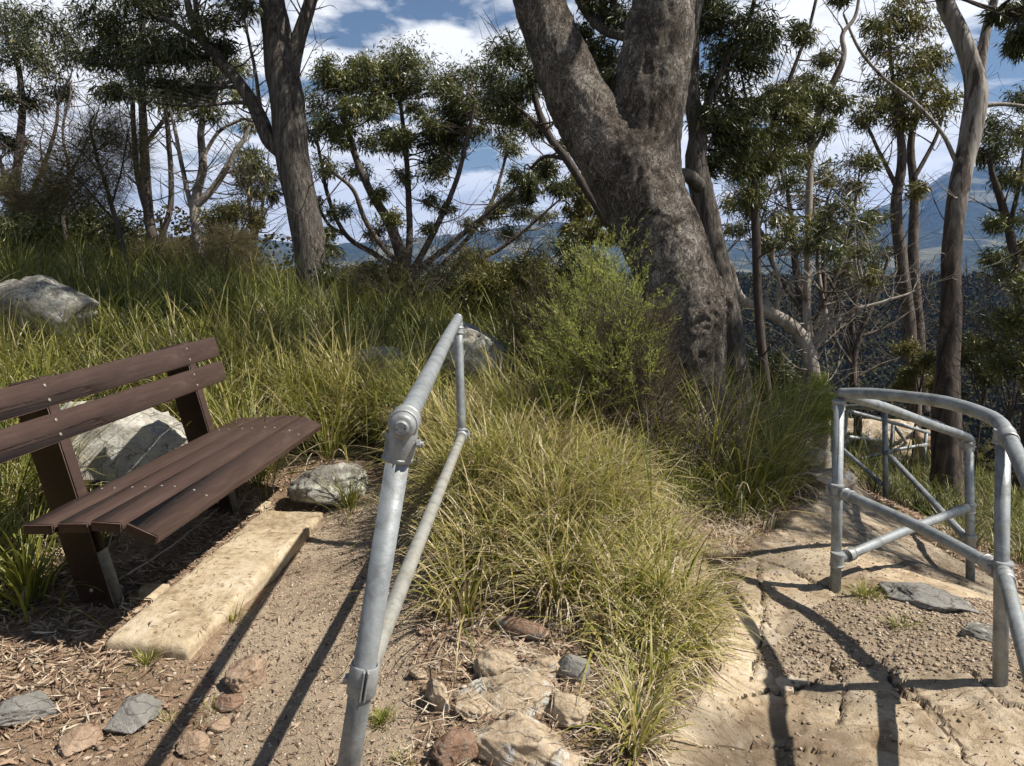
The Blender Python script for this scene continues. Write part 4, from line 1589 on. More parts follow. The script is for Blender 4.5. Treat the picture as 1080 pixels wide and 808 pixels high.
# left gum
tree('gum_tree', 'straight fibrous grey gum on the left bank with a dark limb reaching left', 'tree',
     [[(333, 320, 42), (328, 270, 39), (319, 220, 38), (309, 170, 39), (303, 110, 40), (298, 75, 40), (292, 30, 34), (287, 0, 30), (283, -60, 28), (280, -140, 24)],
      [(303, 92, 30), (309, 62, 24), (317, 35, 19), (326, 8, 17), (338, -40, 15), (350, -100, 12)],
      [(300, 165, 18), (284, 148, 20), (276, 128, 19), (264, 104, 18), (250, 85, 16), (230, 62, 14), (212, 40, 12), (202, 20, 10), (194, -15, 8)],
      [(212, 40, 10), (196, 34, 9), (178, 22, 8), (160, 16, 6)],
      [(222, 52, 8), (210, 28, 8), (205, -5, 7)],
      ([(276, 128, 6), (270, 80, 5), (262, 40, 4), (256, 10, 4)], 9, 8.6)],
     [(200, 55, 30), (165, 42, 34), (130, 40, 36), (150, 80, 20), (95, 62, 26), (185, 92, 17), (225, 18, 24), (178, 4, 26), (140, -2, 30), (95, 15, 28), (240, 45, 15), (215, 95, 12), (118, 96, 15), (255, 5, 17),
      (348, 262, 8, .0), (345, 290, 8, -.1),
      (380, -60, 40), (330, -90, 40), (280, -120, 45), (230, -80, 45)] + overhead(cr_, 20, -3.5, 1.5, 6.6, 9.6, 5.2, 8.0, 9.0, lambda x, y: -7 < x < -2.4 and y > 6.4 and not 7.9 < y < 9.9, (40, 60)),  # overhead clumps are unseen, added to shade the upper left bank
     'bark_grey', 'leaf_gum_dark', 103, 9.0, leafL=.115, leafW=.021, dens=1.5, bare=26, tw=.8)

# the wide multi-stemmed gum in the middle distance
tree('gum_tree', 'wide many stemmed gum with a flat topped crown in the middle distance', 'tree',
     [[(428, 330, 20), (425, 280, 18), (412, 238, 14), (392, 205, 11), (375, 165, 9), (362, 120, 7)],
      ([(428, 300, 16), (432, 245, 13), (430, 190, 11), (426, 140, 9), (420, 95, 6)], 15, 15.5),
      ([(430, 295, 15), (455, 250, 12), (478, 200, 10), (492, 150, 8), (502, 105, 6)], 15, 14.2),
      ([(432, 290, 13), (470, 262, 11), (510, 228, 9), (545, 198, 7), (580, 165, 5)], 15, 14.5),
      ([(426, 290, 13), (395, 268, 11), (365, 248, 9), (345, 205, 8), (336, 155, 6)], 15, 15.8),
      ([(428, 285, 12), (405, 262, 10), (385, 232, 9), (372, 200, 8), (350, 180, 6)], 15, 14.4),
      ([(470, 285, 9), (510, 272, 8), (545, 250, 7), (585, 215, 4)], 14.5, 14),
      ([(445, 300, 10), (490, 255, 8), (520, 210, 7), (535, 160, 5)], 15, 15.8),
      ([(365, 248, 7), (345, 235, 6), (330, 200, 5)], 15.5, 15)],
     [(340, 105, 26), (360, 85, 22), (385, 78, 26), (408, 62, 24), (432, 58, 26), (450, 78, 24), (425, 90, 24), (400, 100, 26), (375, 115, 22), (350, 130, 22), (330, 140, 16),
      (475, 85, 22), (495, 72, 22), (515, 90, 22), (490, 110, 22), (520, 118, 18), (470, 112, 18), (445, 125, 14), (410, 140, 16), (385, 150, 18), (480, 145, 16), (500, 135, 18), (530, 140, 18), (465, 165, 18),
      (455, 185, 16), (375, 180, 14), (345, 175, 14), (540, 205, 18), (520, 225, 14), (500, 238, 13), (420, 228, 11), (355, 225, 14), (330, 215, 14), (550, 225, 12), (460, 210, 11), (400, 205, 10), (535, 245, 11), (340, 245, 12)] + band(cr_, 26, 335, 450, 62, 150, 11, 17) + band(cr_, 18, 455, 560, 75, 160, 11, 17) + band(cr_, 12, 345, 580, 165, 250, 8, 12),
     'bark_mid', 'leaf_gum', 104, 15.0, leafL=.125, leafW=.028, dens=1.3, bare=26, tw=.55)

# dark limb with foliage left of the big gum
tree('gum_tree', 'dark gum leaning out to the left from behind the huge old gum', 'tree',
     [[(722, 380, 22), (700, 320, 16), (660, 262, 11), (640, 235, 10), (618, 200, 10), (598, 168, 10), (580, 145, 9), (568, 115, 8), (560, 85, 7), (545, 60, 5)],
      [(598, 168, 6), (575, 165, 5), (560, 178, 4)],
      [(580, 145, 6), (560, 125, 6), (540, 108, 4), (525, 95, 3)]],
     [(528, 80, 22), (545, 58, 22), (520, 102, 18), (550, 95, 18), (562, 75, 16), (538, 120, 14), (560, 190, 13), (575, 178, 11), (588, 196, 11), (548, 183, 10), (565, 135, 12), (532, 50, 16), (556, 205, 9), (600, 150, 9)],
     'bark_dark', 'leaf_gum_dark', 105, 9.2, tw=0.8, leafL=.10, leafW=.019, dens=1.5, bare=8)

# trees on the left
tree('gum_tree', 'thin dark three stemmed gum at left beside the wispy brown tree', 'tree',
     [[(168, 290, 15), (158, 235, 12), (153, 175, 11), (150, 115, 9), (148, 65, 8), (152, 15, 6)],
      [(160, 240, 9), (146, 190, 8), (141, 140, 7), (138, 90, 6), (130, 60, 4)],
      [(166, 262, 9), (180, 215, 8), (178, 150, 7), (172, 100, 6), (165, 60, 4)],
      [(155, 150, 7), (172, 128, 6), (192, 105, 5), (210, 92, 4)]],
     [(150, 45, 26), (128, 65, 22), (172, 60, 24), (192, 95, 20), (212, 85, 18), (140, 95, 16), (165, 100, 18), (120, 35, 24), (195, 45, 22), (230, 60, 18)],
     'bark_mid', 'leaf_gum_dark', 106, 13, tw=0.75, leafL=.125, leafW=.025, dens=1.2, bare=22)
tree('gum_tree', 'crooked pale limbed gum leaning between the dark stems and the straight left gum', 'tree',
     [[(215, 285, 13), (207, 245, 12), (205, 215, 11), (214, 175, 10), (212, 135, 8), (224, 105, 7), (236, 75, 5)],
      [(206, 218, 11), (222, 202, 10), (236, 182, 9), (248, 160, 8), (258, 145, 6), (268, 120, 4)],
      [(206, 235, 8), (196, 195, 7), (188, 155, 6), (180, 115, 5)],
      [(212, 170, 6), (230, 140, 5), (255, 125, 4)]],
     [(235, 75, 20), (255, 100, 14), (212, 112, 14), (262, 130, 12), (185, 110, 14), (250, 70, 16), (268, 168, 14), (280, 185, 14), (258, 178, 12), (272, 200, 11), (228, 120, 12)],
     'bark_pale', 'leaf_gum', 107, 12, tw=0.75, leafL=.14, leafW=.026, dens=1.1, bare=26)
tree('gum_tree', 'dense dark gum at the left edge of the view', 'tree',
     [[(22, 275, 13), (16, 220, 11), (20, 160, 10), (24, 110, 8), (18, 60, 6)],
      [(20, 230, 8), (40, 190, 7), (58, 140, 5), (62, 100, 4)],
      [(16, 215, 7), (0, 170, 6), (-12, 120, 5)]],
     [(15, 48, 28), (38, 65, 22), (8, 95, 20), (58, 35, 26), (30, 18, 28), (5, 15, 28), (15, 150, 13), (6, 188, 15), (18, 212, 15), (-8, 60, 24), (60, 95, 14), (38, 105, 14), (30, 240, 14), (0, 235, 16), (-10, 140, 18), (80, 60, 20)],
     'bark_dark', 'leaf_gum_dark', 108, 11, tw=0.7, leafL=.115, leafW=.023, dens=1.3, bare=14)
tree('sheoak', 'wispy brown she-oak like tree on the left bank', 'tree',
     [[(135, 285, 9), (124, 240, 8), (114, 205, 6), (102, 165, 5), (95, 130, 3)],
      [(120, 232, 5), (92, 200, 4), (68, 175, 3)],
      [(118, 215, 5), (128, 180, 4), (134, 145, 3)],
      [(105, 180, 4), (80, 155, 3), (62, 145, 2)]],
     [(100, 158, 26), (78, 168, 24), (58, 180, 22), (122, 150, 24), (100, 188, 26), (75, 195, 22), (130, 178, 22), (115, 128, 18), (135, 140, 16), (50, 200, 18), (90, 140, 20), (145, 165, 16), (110, 210, 18), (65, 215, 18)],
     'bark_dark', 'leaf_wisp', 109, 9.5, tw=0.5, leafL=.24, leafW=.0055, dens=2.0, lm=1.4, needles=True, droop=.25, flat=.8)
tree('gum_tree', 'small thin twin stemmed gum just left of the straight grey trunk', 'tree',
     [[(270, 290, 6), (266, 245, 5), (262, 205, 4), (266, 175, 3)], [(268, 260, 5), (276, 220, 4), (280, 190, 3)]],
     [(268, 172, 13), (280, 185, 12), (258, 190, 10), (288, 205, 9), (262, 160, 9)],
     'bark_mid', 'leaf_gum_dark', 110, 15, leafL=.15, leafW=.028, dens=1.1, bare=10)

# trees on the right
tree('gum_tree', 'thin dark straight sapling just right of the big gum', 'tree',
     [[(809, 425, 11), (804, 370, 10), (799, 310, 10), (797, 250, 10), (794, 195, 9), (790, 150, 7), (786, 110, 5)],
      [(795, 190, 6), (806, 150, 6), (822, 112, 5), (836, 75, 5), (850, 38, 4), (862, -5, 4)],
      [(792, 165, 5), (778, 130, 4), (768, 105, 3)]],
     [(792, 150, 22), (812, 140, 20), (778, 132, 22), (780, 180, 16), (800, 112, 20), (832, 100, 20), (822, 165, 14), (805, 172, 18), (770, 160, 16), (852, 32, 14), (842, 118, 14), (788, 205, 12)],
     'bark_dark', 'leaf_gum', 111, 8.0, leafL=.095, leafW=.0185, dens=1.5, bare=6)
tree('gum_tree', 'thin pale wavy sapling with bare upper stem rising in the gap', 'tree',
     [[(852, 400, 11), (851, 330, 9), (852, 280, 9), (853, 223, 8), (855, 167, 8), (859, 137, 8), (868, 108, 8), (883, 78, 8), (890, 56, 6), (888, 37, 5), (902, 18, 4), (908, -12, 3)],
      [(858, 140, 5), (842, 118, 4), (832, 95, 3)],
      [(856, 160, 5), (876, 130, 4), (888, 108, 3)]],
     [(838, 98, 19), (826, 118, 17), (858, 105, 17), (874, 98, 14), (846, 138, 19), (832, 145, 15), (872, 62, 11), (885, 108, 14), (868, 130, 13), (850, 85, 13), (820, 95, 12), (842, 165, 12)],
     'bark_pale', 'leaf_gum', 112, 8.8, leafL=.095, leafW=.0185, dens=1.35, bare=10)
tree('gum_tree', 'bent pale trunk arching low to the left beside the path railing', 'tree',
     [[(868, 475, 19), (864, 440, 18), (859, 405, 17), (852, 368, 16), (838, 346, 15), (818, 333, 14), (800, 325, 13), (782, 316, 11), (774, 300, 10), (769, 280, 9), (758, 262, 7)],
      [(852, 365, 9), (875, 345, 7), (897, 326, 6), (908, 298, 5), (905, 275, 3)],
      [(897, 326, 4), (918, 322, 4), (952, 312, 3)],
      [(856, 372, 8), (872, 345, 7), (866, 310, 6), (862, 270, 5), (872, 240, 4)],
      [(818, 333, 6), (822, 300, 5), (815, 270, 4), (822, 240, 3)],
      [(780, 315, 6), (770, 330, 5), (760, 345, 4)]],
     [(872, 232, 17), (888, 218, 15), (840, 240, 15), (856, 252, 15), (826, 228, 13), (922, 292, 10), (905, 262, 12), (880, 262, 13), (912, 232, 13), (815, 255, 11)],
     'bark_pale', 'leaf_gum', 113, 8.6, leafL=.11, leafW=.02, dens=.95, bare=44)
tree('gum_tree', 'tangled many branched gum behind the bent pale trunk', 'tree',
     [[(858, 400, 12), (852, 345, 11), (840, 290, 9), (835, 240, 7), (830, 195, 5)],
      [(856, 350, 9), (878, 300, 8), (895, 250, 6), (905, 195, 4)],
      [(848, 330, 8), (820, 290, 6), (800, 240, 5), (785, 205, 4)],
      [(870, 320, 7), (868, 260, 6), (872, 210, 4)]],
     [(832, 188, 17), (868, 182, 20), (902, 168, 17), (898, 195, 15), (885, 245, 16), (850, 258, 14), (922, 228, 12), (790, 220, 16), (775, 210, 14), (810, 255, 14), (918, 170, 12), (848, 210, 15), (872, 225, 15), (800, 195, 14), (895, 285, 11), (775, 240, 14)],
     'bark_mid', 'leaf_gum', 114, 12, tw=0.75, leafL=.125, leafW=.025, dens=1.25, bare=60)
tree('gum_tree', 'twin stemmed rough gum with a rounded sunlit crown left of the smooth gum', 'tree',
     [[(964, 435, 16), (958, 340, 15), (950, 270, 14), (945, 215, 12), (951, 170, 10), (948, 130, 8), (945, 85, 5)],
      ([(974, 435, 15), (968, 340, 14), (963, 275, 13), (964, 205, 11), (960, 155, 9), (968, 110, 6)], 13.4, 13.4),
      [(947, 200, 7), (932, 170, 5), (918, 140, 4)],
      [(963, 190, 6), (985, 150, 5), (995, 120, 4)],
      [(948, 130, 5), (940, 70, 5), (938, 20, 4)]],
     [(938, 85, 24), (958, 62, 24), (975, 88, 24), (986, 112, 18), (920, 112, 18), (962, 118, 22), (930, 50, 19), (945, 18, 24), (972, 25, 22), (1000, 105, 12), (908, 125, 13), (945, 130, 14), (970, 196, 11), (955, -5, 24), (990, 60, 14),
      (940, 110, 15), (925, 25, 16), (978, 60, 17), (950, 92, 17)],
     'bark_mid', 'leaf_olive', 115, 13, leafL=.15, leafW=.029, dens=1.25, bare=24)


def mat_stocking():
    m, nt = newmat('bark_stocking')
    k = NT(nt)
    v = k.coords((1, 1, .2))
    a = k.noise(v, 14, 6, .65, .5)
    c1 = k.ramp(a, [(.3, (.13, .112, .094)), (.5, (.26, .235, .205)), (.7, (.40, .375, .335))])
    st = k.noise(k.coords((1, 1, .10)), 9, 5, .65, .6)
    c1 = k.mix(k.ramp(st, [(.50, (0, 0, 0)), (.57, (1, 1, 1))]), c1, (.08, .06, .048))
    c2 = k.ramp(a, [(.34, (.018, .014, .012)), (.5, (.055, .042, .034)), (.66, (.14, .108, .086))])
    t = k.n('ShaderNodeTexCoord')
    s = k.n('ShaderNodeSeparateXYZ')
    k.l(t.outputs['Object'], s.inputs[0])
    h = k.math('ADD', s.outputs[2], k.math('MULTIPLY', k.math('SUBTRACT', st, .5), 3.0))
    f = k.ramp(k.math('MULTIPLY', h, .13), [(.36, (1, 1, 1)), (.46, (0, 0, 0))])
    c = k.mix(f, c1, c2)
    k.finish(c, .75, 0, k.bump(a, .008, .8), .25)
    return m


M['bark_stocking'] = mat_stocking()
tree('gum_tree', 'tall smooth pale gum with a dark rough foot at the right', 'tree',
     [[(999, 495, 34), (998, 440, 31), (1000, 380, 25), (1003, 330, 22), (1003, 280, 21), (1006, 240, 21), (1013, 190, 22), (1024, 140, 23), (1030, 100, 25), (1025, 70, 22), (1012, 35, 20), (998, 5, 18), (984, -45, 16), (970, -120, 13)],
      [(1031, 92, 16), (1035, 60, 13), (1041, 28, 11), (1050, -5, 10), (1065, -60, 8)],
      [(1008, 170, 6), (992, 138, 5), (962, 106, 5), (932, 82, 4), (906, 52, 4), (890, 15, 3)],
      [(1036, 112, 6), (1058, 110, 5), (1095, 114, 4)]],
     [(970, -90, 40), (1060, -100, 40), (1000, -140, 45), (930, -80, 30), (1075, -70, 30), (890, -5, 10)],
     'bark_stocking', 'leaf_gum', 116, 9.0, leafL=.13, leafW=.024, dens=1.2, bare=10, wob=.004)
tree('gum_tree', 'leafy young gum at the right edge of the view behind the smooth gum', 'tree',
     [[(1085, 430, 13), (1078, 340, 11), (1070, 270, 10), (1060, 225, 9), (1048, 188, 7), (1042, 160, 5)],
      [(1064, 240, 6), (1074, 200, 5), (1080, 160, 4)]],
     [(1058, 155, 22), (1048, 130, 15), (1074, 138, 22), (1038, 162, 15), (1064, 182, 17), (1050, 236, 12), (1076, 262, 17), (1062, 285, 20), (1082, 190, 16), (1090, 225, 18), (1046, 268, 11), (1078, 105, 14), (1085, 300, 18)],
     'bark_dark', 'leaf_gum', 117, 9.6, leafL=.105, leafW=.02, dens=1.3, bare=14)
tree('gum_tree', 'overhanging gum branch with hanging leaves at the top right corner', 'tree',
     [[(1300, 420, 40), (1290, 250, 34), (1260, 80, 26), (1190, -10, 12), (1120, 30, 8), (1085, 26, 7), (1066, 14, 6), (1040, 6, 5), (1022, 0, 4)],
      [(1085, 26, 4), (1080, 55, 3), (1100, 80, 2)]],
     [(1066, 8, 10), (1078, 32, 9), (1050, 14, 6), (1090, 15, 12), (1072, 48, 6), (1110, 40, 12), (1150, 0, 20), (1200, -30, 30)] + [(float(cr_.uniform(1260, 1640)), float(cr_.uniform(-430, -170)), float(cr_.uniform(60, 95)), float(cr_.uniform(-2.0, -.2))) for _ in range(10)] + overhead(cr_, 30, 3.7, 6.0, 3.7, 6.9, 3.7, 5.2, 6.4, lambda x, y: .95 < x < 3.2 and y > 4.15),  # clumps beyond the right edge are unseen, added to shade the upper path
     'bark_dark', 'leaf_gum_dark', 118, 6.4, leafL=.11, leafW=.02, dens=1.1, droop=1.1)
tree('gum_tree', 'olive green tree seen below the left limb of the huge old gum', 'tree',
     [[(622, 330, 10), (620, 280, 9), (618, 240, 7), (615, 210, 5)], [(620, 265, 6), (632, 235, 5), (640, 215, 3)], [(619, 262, 5), (605, 235, 4), (600, 215, 3)]],
     [(615, 205, 15), (602, 195, 11), (628, 218, 14), (640, 230, 11), (606, 222, 13), (620, 238, 15), (634, 248, 12), (605, 242, 11), (612, 185, 10), (645, 248, 9)],
     'bark_mid', 'leaf_olive', 119, 18, leafL=.20, leafW=.045, dens=1.6)
tree('gum_tree', 'slim dark gum in the gap between the pale sapling and the twin stemmed gum', 'tree',
     [[(905, 470, 8), (903, 400, 7), (898, 330, 6), (905, 270, 5)], [(901, 370, 5), (915, 320, 4), (925, 285, 3)], [(902, 390, 5), (885, 340, 4), (878, 310, 3)]],
     [(905, 262, 13), (922, 280, 10), (880, 300, 10), (895, 282, 12), (932, 262, 9)],
     'bark_dark', 'leaf_gum_dark', 120, 14, leafL=.15, leafW=.028, dens=1.0, bare=16)


# ------------------------------------------------------------------ shrubs
def shrub(label, px, py, d, hp, wp, leaf, seed, n=10, bark='bark_dark', leafL=.07, leafW=.02, dens=1.3, needles=False, cat='shrub', name='shrub', lean=0, bare=0):
    r = np.random.default_rng(seed)
    limbs, cl = [], []
    for k in range(max(4, n // 2)):
        ex, ey = px + r.uniform(-.5, .5) * wp + lean, py - hp * r.uniform(.45, .95)
        w = max(2.0, wp * .035)
        limbs.append(([(px + r.uniform(-.06, .06) * wp, py, w), (px * .6 + ex * .4 + r.uniform(-3, 3), py - hp * .35, w * .7), (ex, ey, w * .35)], d, d + r.uniform(-.5, .5) * wp * d / FPX))
    for k in range(n):
        a = r.uniform(-1, 1)
        top = 1 - .35 * a * a
        cl.append((px + lean * .6 + a * wp * .48, py - hp * r.uniform(.25, .95) * top, wp * r.uniform(.14, .24), r.uniform(-.4, .4) * wp * d / FPX))
    return tree(name, label, cat, limbs, cl, bark, leaf, seed, d, leafL=leafL, leafW=leafW, dens=dens, needles=needles, flat=.8, droop=.2, bare=bare)


shrub('dark olive bush behind the boulder at the top of the handrail', 545, 345, 8.5, 75, 100, 'leaf_olive', 201, 14)
shrub('dark bush between the wide gum and the handrail top', 470, 335, 10, 50, 90, 'leaf_gum_dark', 202, 12)
shrub('low dark bush right of the straight left gum', 385, 320, 10, 40, 80, 'leaf_olive', 203, 10)
shrub('dark bushy shrub left of the huge gum, below the olive tree', 600, 310, 9.5, 55, 70, 'leaf_gum_dark', 204, 10)
shrub('bushy dark shrub low on the bank under the wispy brown tree', 75, 262, 11, 45, 110, 'leaf_gum_dark', 205, 12)
shrub('brownish scrub between the dark stems and the straight left gum', 235, 292, 10.5, 50, 80, 'leaf_wisp', 206, 10, leafL=.16, leafW=.005, needles=True, dens=2)
shrub('low dark scrub at the foot of the thin dark gum', 165, 285, 11, 40, 70, 'leaf_wisp', 207, 9, leafL=.16, leafW=.005, needles=True, dens=2)
shrub('small bright green broom shrub between the big gum and the path', 850, 465, 7.2, 62, 58, 'leaf_shrub', 208, 11, 'twig_brown', .06, .006, 2.0, True)
shrub('dark bush filling the gap below the thin dark sapling', 800, 440, 9.5, 70, 90, 'leaf_gum_dark', 209, 12, bare=10)
shrub('leafy grey green bush at the foot of the twin stemmed gum', 968, 425, 10.5, 75, 45, 'leaf_olive', 210, 9)
shrub('loose leafy shrub at the right edge behind the near railing', 1064, 450, 7.0, 130, 80, 'leaf_gum', 211, 10, leafL=.08, leafW=.02, dens=.8, bare=20)
shrub('dark scrub between the smooth gum and the right edge', 1035, 430, 9.5, 90, 60, 'leaf_gum_dark', 212, 10, bare=10)
shrub('bare dead looking twiggy bush left of the far end of the handrail', 425, 345, 9.0, 60, 60, 'leaf_wisp', 214, 4, leafL=.10, leafW=.004, needles=True, dens=.5, bare=40)
shrub('dark bush at the far left behind the grass', 15, 262, 9.0, 45, 70, 'leaf_gum_dark', 215, 9)


def broom(label, px, py, d, hp, wp, seed, nst=90, leafn=70, green=.55, mat='leaf_shrub', name='broom_shrub', nl=(.028, .0035), brown=60):
    r = np.random.default_rng(seed)
    b = P(px, py, d)
    b[2] = H1(b[0], b[1])
    root = empty(name, b)
    tag(root, label, 'shrub')
    st, lf = MB(), MB()
    hm, wm = hp * d / FPX, wp * d / FPX
    A, Mi, B, LC, LD = [], [], [], [], []
    for k in range(nst):
        az = r.uniform(0, 2 * math.pi)
        rr = r.uniform(0, 1) ** .6
        lean = -.14 * wm
        top = b + np.array([math.cos(az) * rr * wm * .42 + lean, math.sin(az) * rr * wm * .42, hm * (1 - .5 * rr ** 1.5 - (.22 * max(0, math.cos(az)) * rr)) * r.uniform(.72, 1.06)])
        s = b + r.normal(size=3) * np.array([.05, .05, 0])
        mid = s * .5 + top * .5 + np.array([math.cos(az), math.sin(az), 0]) * rr * wm * .09 + r.normal(size=3) * .03
        pb = catmull(np.array([s, mid, top]), 6)
        tube(st, pb, np.linspace(.008 * r.uniform(.6, 1.2), .0015, len(pb)), 5, cap=False)
        nb = 9
        i = r.integers(int(len(pb) * .35), len(pb), nb)
        a = pb[i]
        dirs = unit(unit(top - s)[None] * .9 + r.normal(size=(nb, 3)) * .5)
        e = a + dirs * hm * r.uniform(.10, .30, (nb, 1))
        A.append(a)
        B.append(e)
        Mi.append(a * .5 + e * .5 + r.normal(size=a.shape) * .012)
        hgt = (e[:, 2] - b[2]) / hm
        for j in range(nb):
            if hgt[j] < green - .15 + .16 * math.cos(az) * rr + r.normal() * .10:
                continue
            t = r.uniform(0, 1.05, (leafn, 1))
            p_ = a[j] * (1 - t) + e[j] * t + r.normal(size=(leafn, 3)) * .010
            LC.append(p_)
            LD.append(dirs[j] * .8 + r.normal(size=(leafn, 3)) * .45)
    sticks(st, np.vstack(A), np.vstack(Mi), np.vstack(B), .0028, .0010)
    # fine dead brush in the lower half
    nb = nst * brown
    az = r.uniform(0, 2 * math.pi, nb)
    rr = r.uniform(0, 1, nb) ** .5
    hh = r.uniform(.15, .72, nb)
    c = b + np.stack([np.cos(az) * rr * wm * .34 - .08 * wm * hh, np.sin(az) * rr * wm * .34, hh * hm], 1) * np.array([1, 1, 1])
    dd = unit(np.stack([np.cos(az) * rr, np.sin(az) * rr, np.full(nb, 1.3)], 1) + r.normal(size=(nb, 3)) * .45)
    L = r.uniform(.05, .14, nb)[:, None]
    sticks(st, c, c + dd * L * .5 + r.normal(size=(nb, 3)) * .006, c + dd * L, .0012, .0007)
    st.build('stems', M['twig_brown'], root, b)
    C = np.vstack(LC)
    n = len(C)
    leaves_flat(lf, C, np.vstack(LD), nl[0] * r.uniform(.6, 1.4, n), nl[1] * r.uniform(.7, 1.3, n), np.clip(r.normal(.5, .2, n), 0, 1), r)
    lf.build('foliage', M[mat], root, b)
    return root


broom('tall feathery green broom shrub with brown stems in front of the big gum', 662, 478, 5.0, 230, 146, 301, 120, 58, .64)
broom('lower olive feathery broom shrub left of the tall green one', 590, 440, 6.0, 150, 110, 302, 60, 45, .55, 'leaf_olive', nl=(.03, .004), brown=40)


def dead_bush(label, px, py, d, hp, wp, seed, n=40, bark='twig_brown'):
    r = np.random.default_rng(seed)
    b = P(px, py, d)
    b[2] = H1(b[0], b[1])
    root = empty('dead_bush', b)
    tag(root, label, 'bush')
    st = MB()
    hm, wm = hp * d / FPX, wp * d / FPX
    A, Mi, B = [], [], []
    for k in range(n):
        top = b + np.array([r.uniform(-.5, .5) * wm, r.uniform(-.3, .3) * wm, hm * r.uniform(.3, 1)])
        s = b + r.normal(size=3) * np.array([.12 * wm, .08 * wm, 0])
        pb = catmull(np.array([s, s * .5 + top * .5 + r.normal(size=3) * .09 * hm, top]), 5)
        tube(st, pb, np.linspace(.006 * r.uniform(.5, 1.4), .0015, len(pb)), 5, cap=False)
        for _ in range(8):
            a = pb[r.integers(3, len(pb))]
            e = a + unit(unit(top - s) + r.normal(size=3) * .8) * hm * r.uniform(.08, .28)
            A.append(a)
            B.append(e)
            Mi.append(a * .5 + e * .5 + r.normal(size=3) * .02)
    sticks(st, A, Mi, B, .0026, .001)
    st.build('stems', M[bark], root, b)


tree('dead_tree', 'bare grey twiggy tree between the left edge and the wispy brown tree', 'tree',
     [[(72, 270, 6), (66, 225, 5), (72, 180, 4), (66, 140, 3), (74, 100, 2)], [(67, 230, 4), (48, 190, 3), (42, 150, 2)], [(70, 190, 3), (92, 150, 3), (104, 115, 2)], [(68, 215, 3), (92, 190, 2), (112, 172, 2)]],
     [], 'bark_mid', 'leaf_wisp', 401, 10.5, bare=40, tw=.8)
tree('dead_tree', 'bare grey branches spreading low behind the bent pale trunk', 'tree',
     [[(905, 440, 9), (900, 395, 8), (908, 350, 6), (925, 310, 5), (938, 270, 3)], [(902, 390, 6), (880, 355, 5), (884, 320, 4), (872, 290, 3)], [(908, 355, 5), (935, 345, 4), (958, 330, 2)], [(900, 400, 4), (928, 385, 3), (950, 378, 2)]],
     [], 'bark_mid', 'leaf_wisp', 402, 11, bare=16, tw=.8)
shrub('thin wispy grey brown shrub at the left edge above the far boulder', 35, 258, 9.8, 95, 70, 'leaf_wisp', 216, 11, leafL=.18, leafW=.005, needles=True, dens=1.8, bare=25)
shrub('wispy olive shrub between the crooked pale gum and the small twin stemmed gum', 245, 275, 11.5, 75, 55, 'leaf_olive', 217, 9, bare=25)
shrub('airy olive shrub under the right side of the wide gum', 510, 318, 12, 60, 90, 'leaf_olive', 218, 11, bare=30)
dead_bush('tangle of dry grey twigs leaning on the foot of the big gum', 735, 515, 5.0, 130, 110, 311, 34, 'bark_mid')
dead_bush('dry brown twigs low beside the tall green broom shrub', 690, 530, 4.7, 110, 110, 312, 22)
# ------------------------------------------------------------------ far country: hills, forest on the slopes
def hills():
    prof = np.array([(-3000, 262), (-400, 250), (0, 256), (110, 258), (215, 249), (250, 247), (300, 256), (350, 262), (390, 258), (430, 254), (500, 249), (545, 242), (585, 237), (610, 238), (650, 246), (700, 252),
                     (780, 256), (850, 250), (885, 236), (930, 217), (955, 208), (985, 188), (1010, 184), (1080, 183), (1200, 190), (1500, 214), (4000, 240)], float)
    az = np.linspace(-1.15, 1.15, 460)                     # x / y
    rad = np.concatenate([np.linspace(1500, 3600, 26), np.linspace(3700, 7600, 60)])
    A, Rr = np.meshgrid(az, rad)
    x, y = A * Rr, Rr
    pxs = 540 + FPX * A * (1 / CP) * .985
    crest_y = np.interp(pxs, prof[:, 0], prof[:, 1])
    tan_el = (261 - crest_y) / FPX
    zc = 1.6 + tan_el * 5600
    w = np.where(Rr < 5600, sstep(2600, 5600, Rr), 1 - .35 * sstep(5600, 7600, Rr))
    z = -112 + (zc + 112) * w ** 1.25
    rough = (fbm(np.stack([x.ravel() / 700, y.ravel() / 700, np.zeros(x.size)], 1), 5, 71)).reshape(x.shape)
    z = z + rough * 70 * sstep(2200, 4000, Rr) * (1 - .75 * np.exp(-((Rr - 5600) / 700) ** 2))
    z = z + 26 * np.abs(fbm(np.stack([x.ravel() / 260, y.ravel() / 260, np.zeros(x.size)], 1), 4, 73)).reshape(x.shape) * sstep(2800, 4200, Rr)
    nx_, ny_ = len(az), len(rad)
    i = (np.arange(ny_ - 1)[:, None] * nx_ + np.arange(nx_ - 1)[None]).ravel()
    mb = MB()
    mb.add(np.stack([x.ravel(), y.ravel(), z.ravel()], 1), np.stack([i, i + 1, i + nx_ + 1, i + nx_], 1))
    tag(mb.build('hills', M['hills'], smooth=True), kind='structure')


hills()


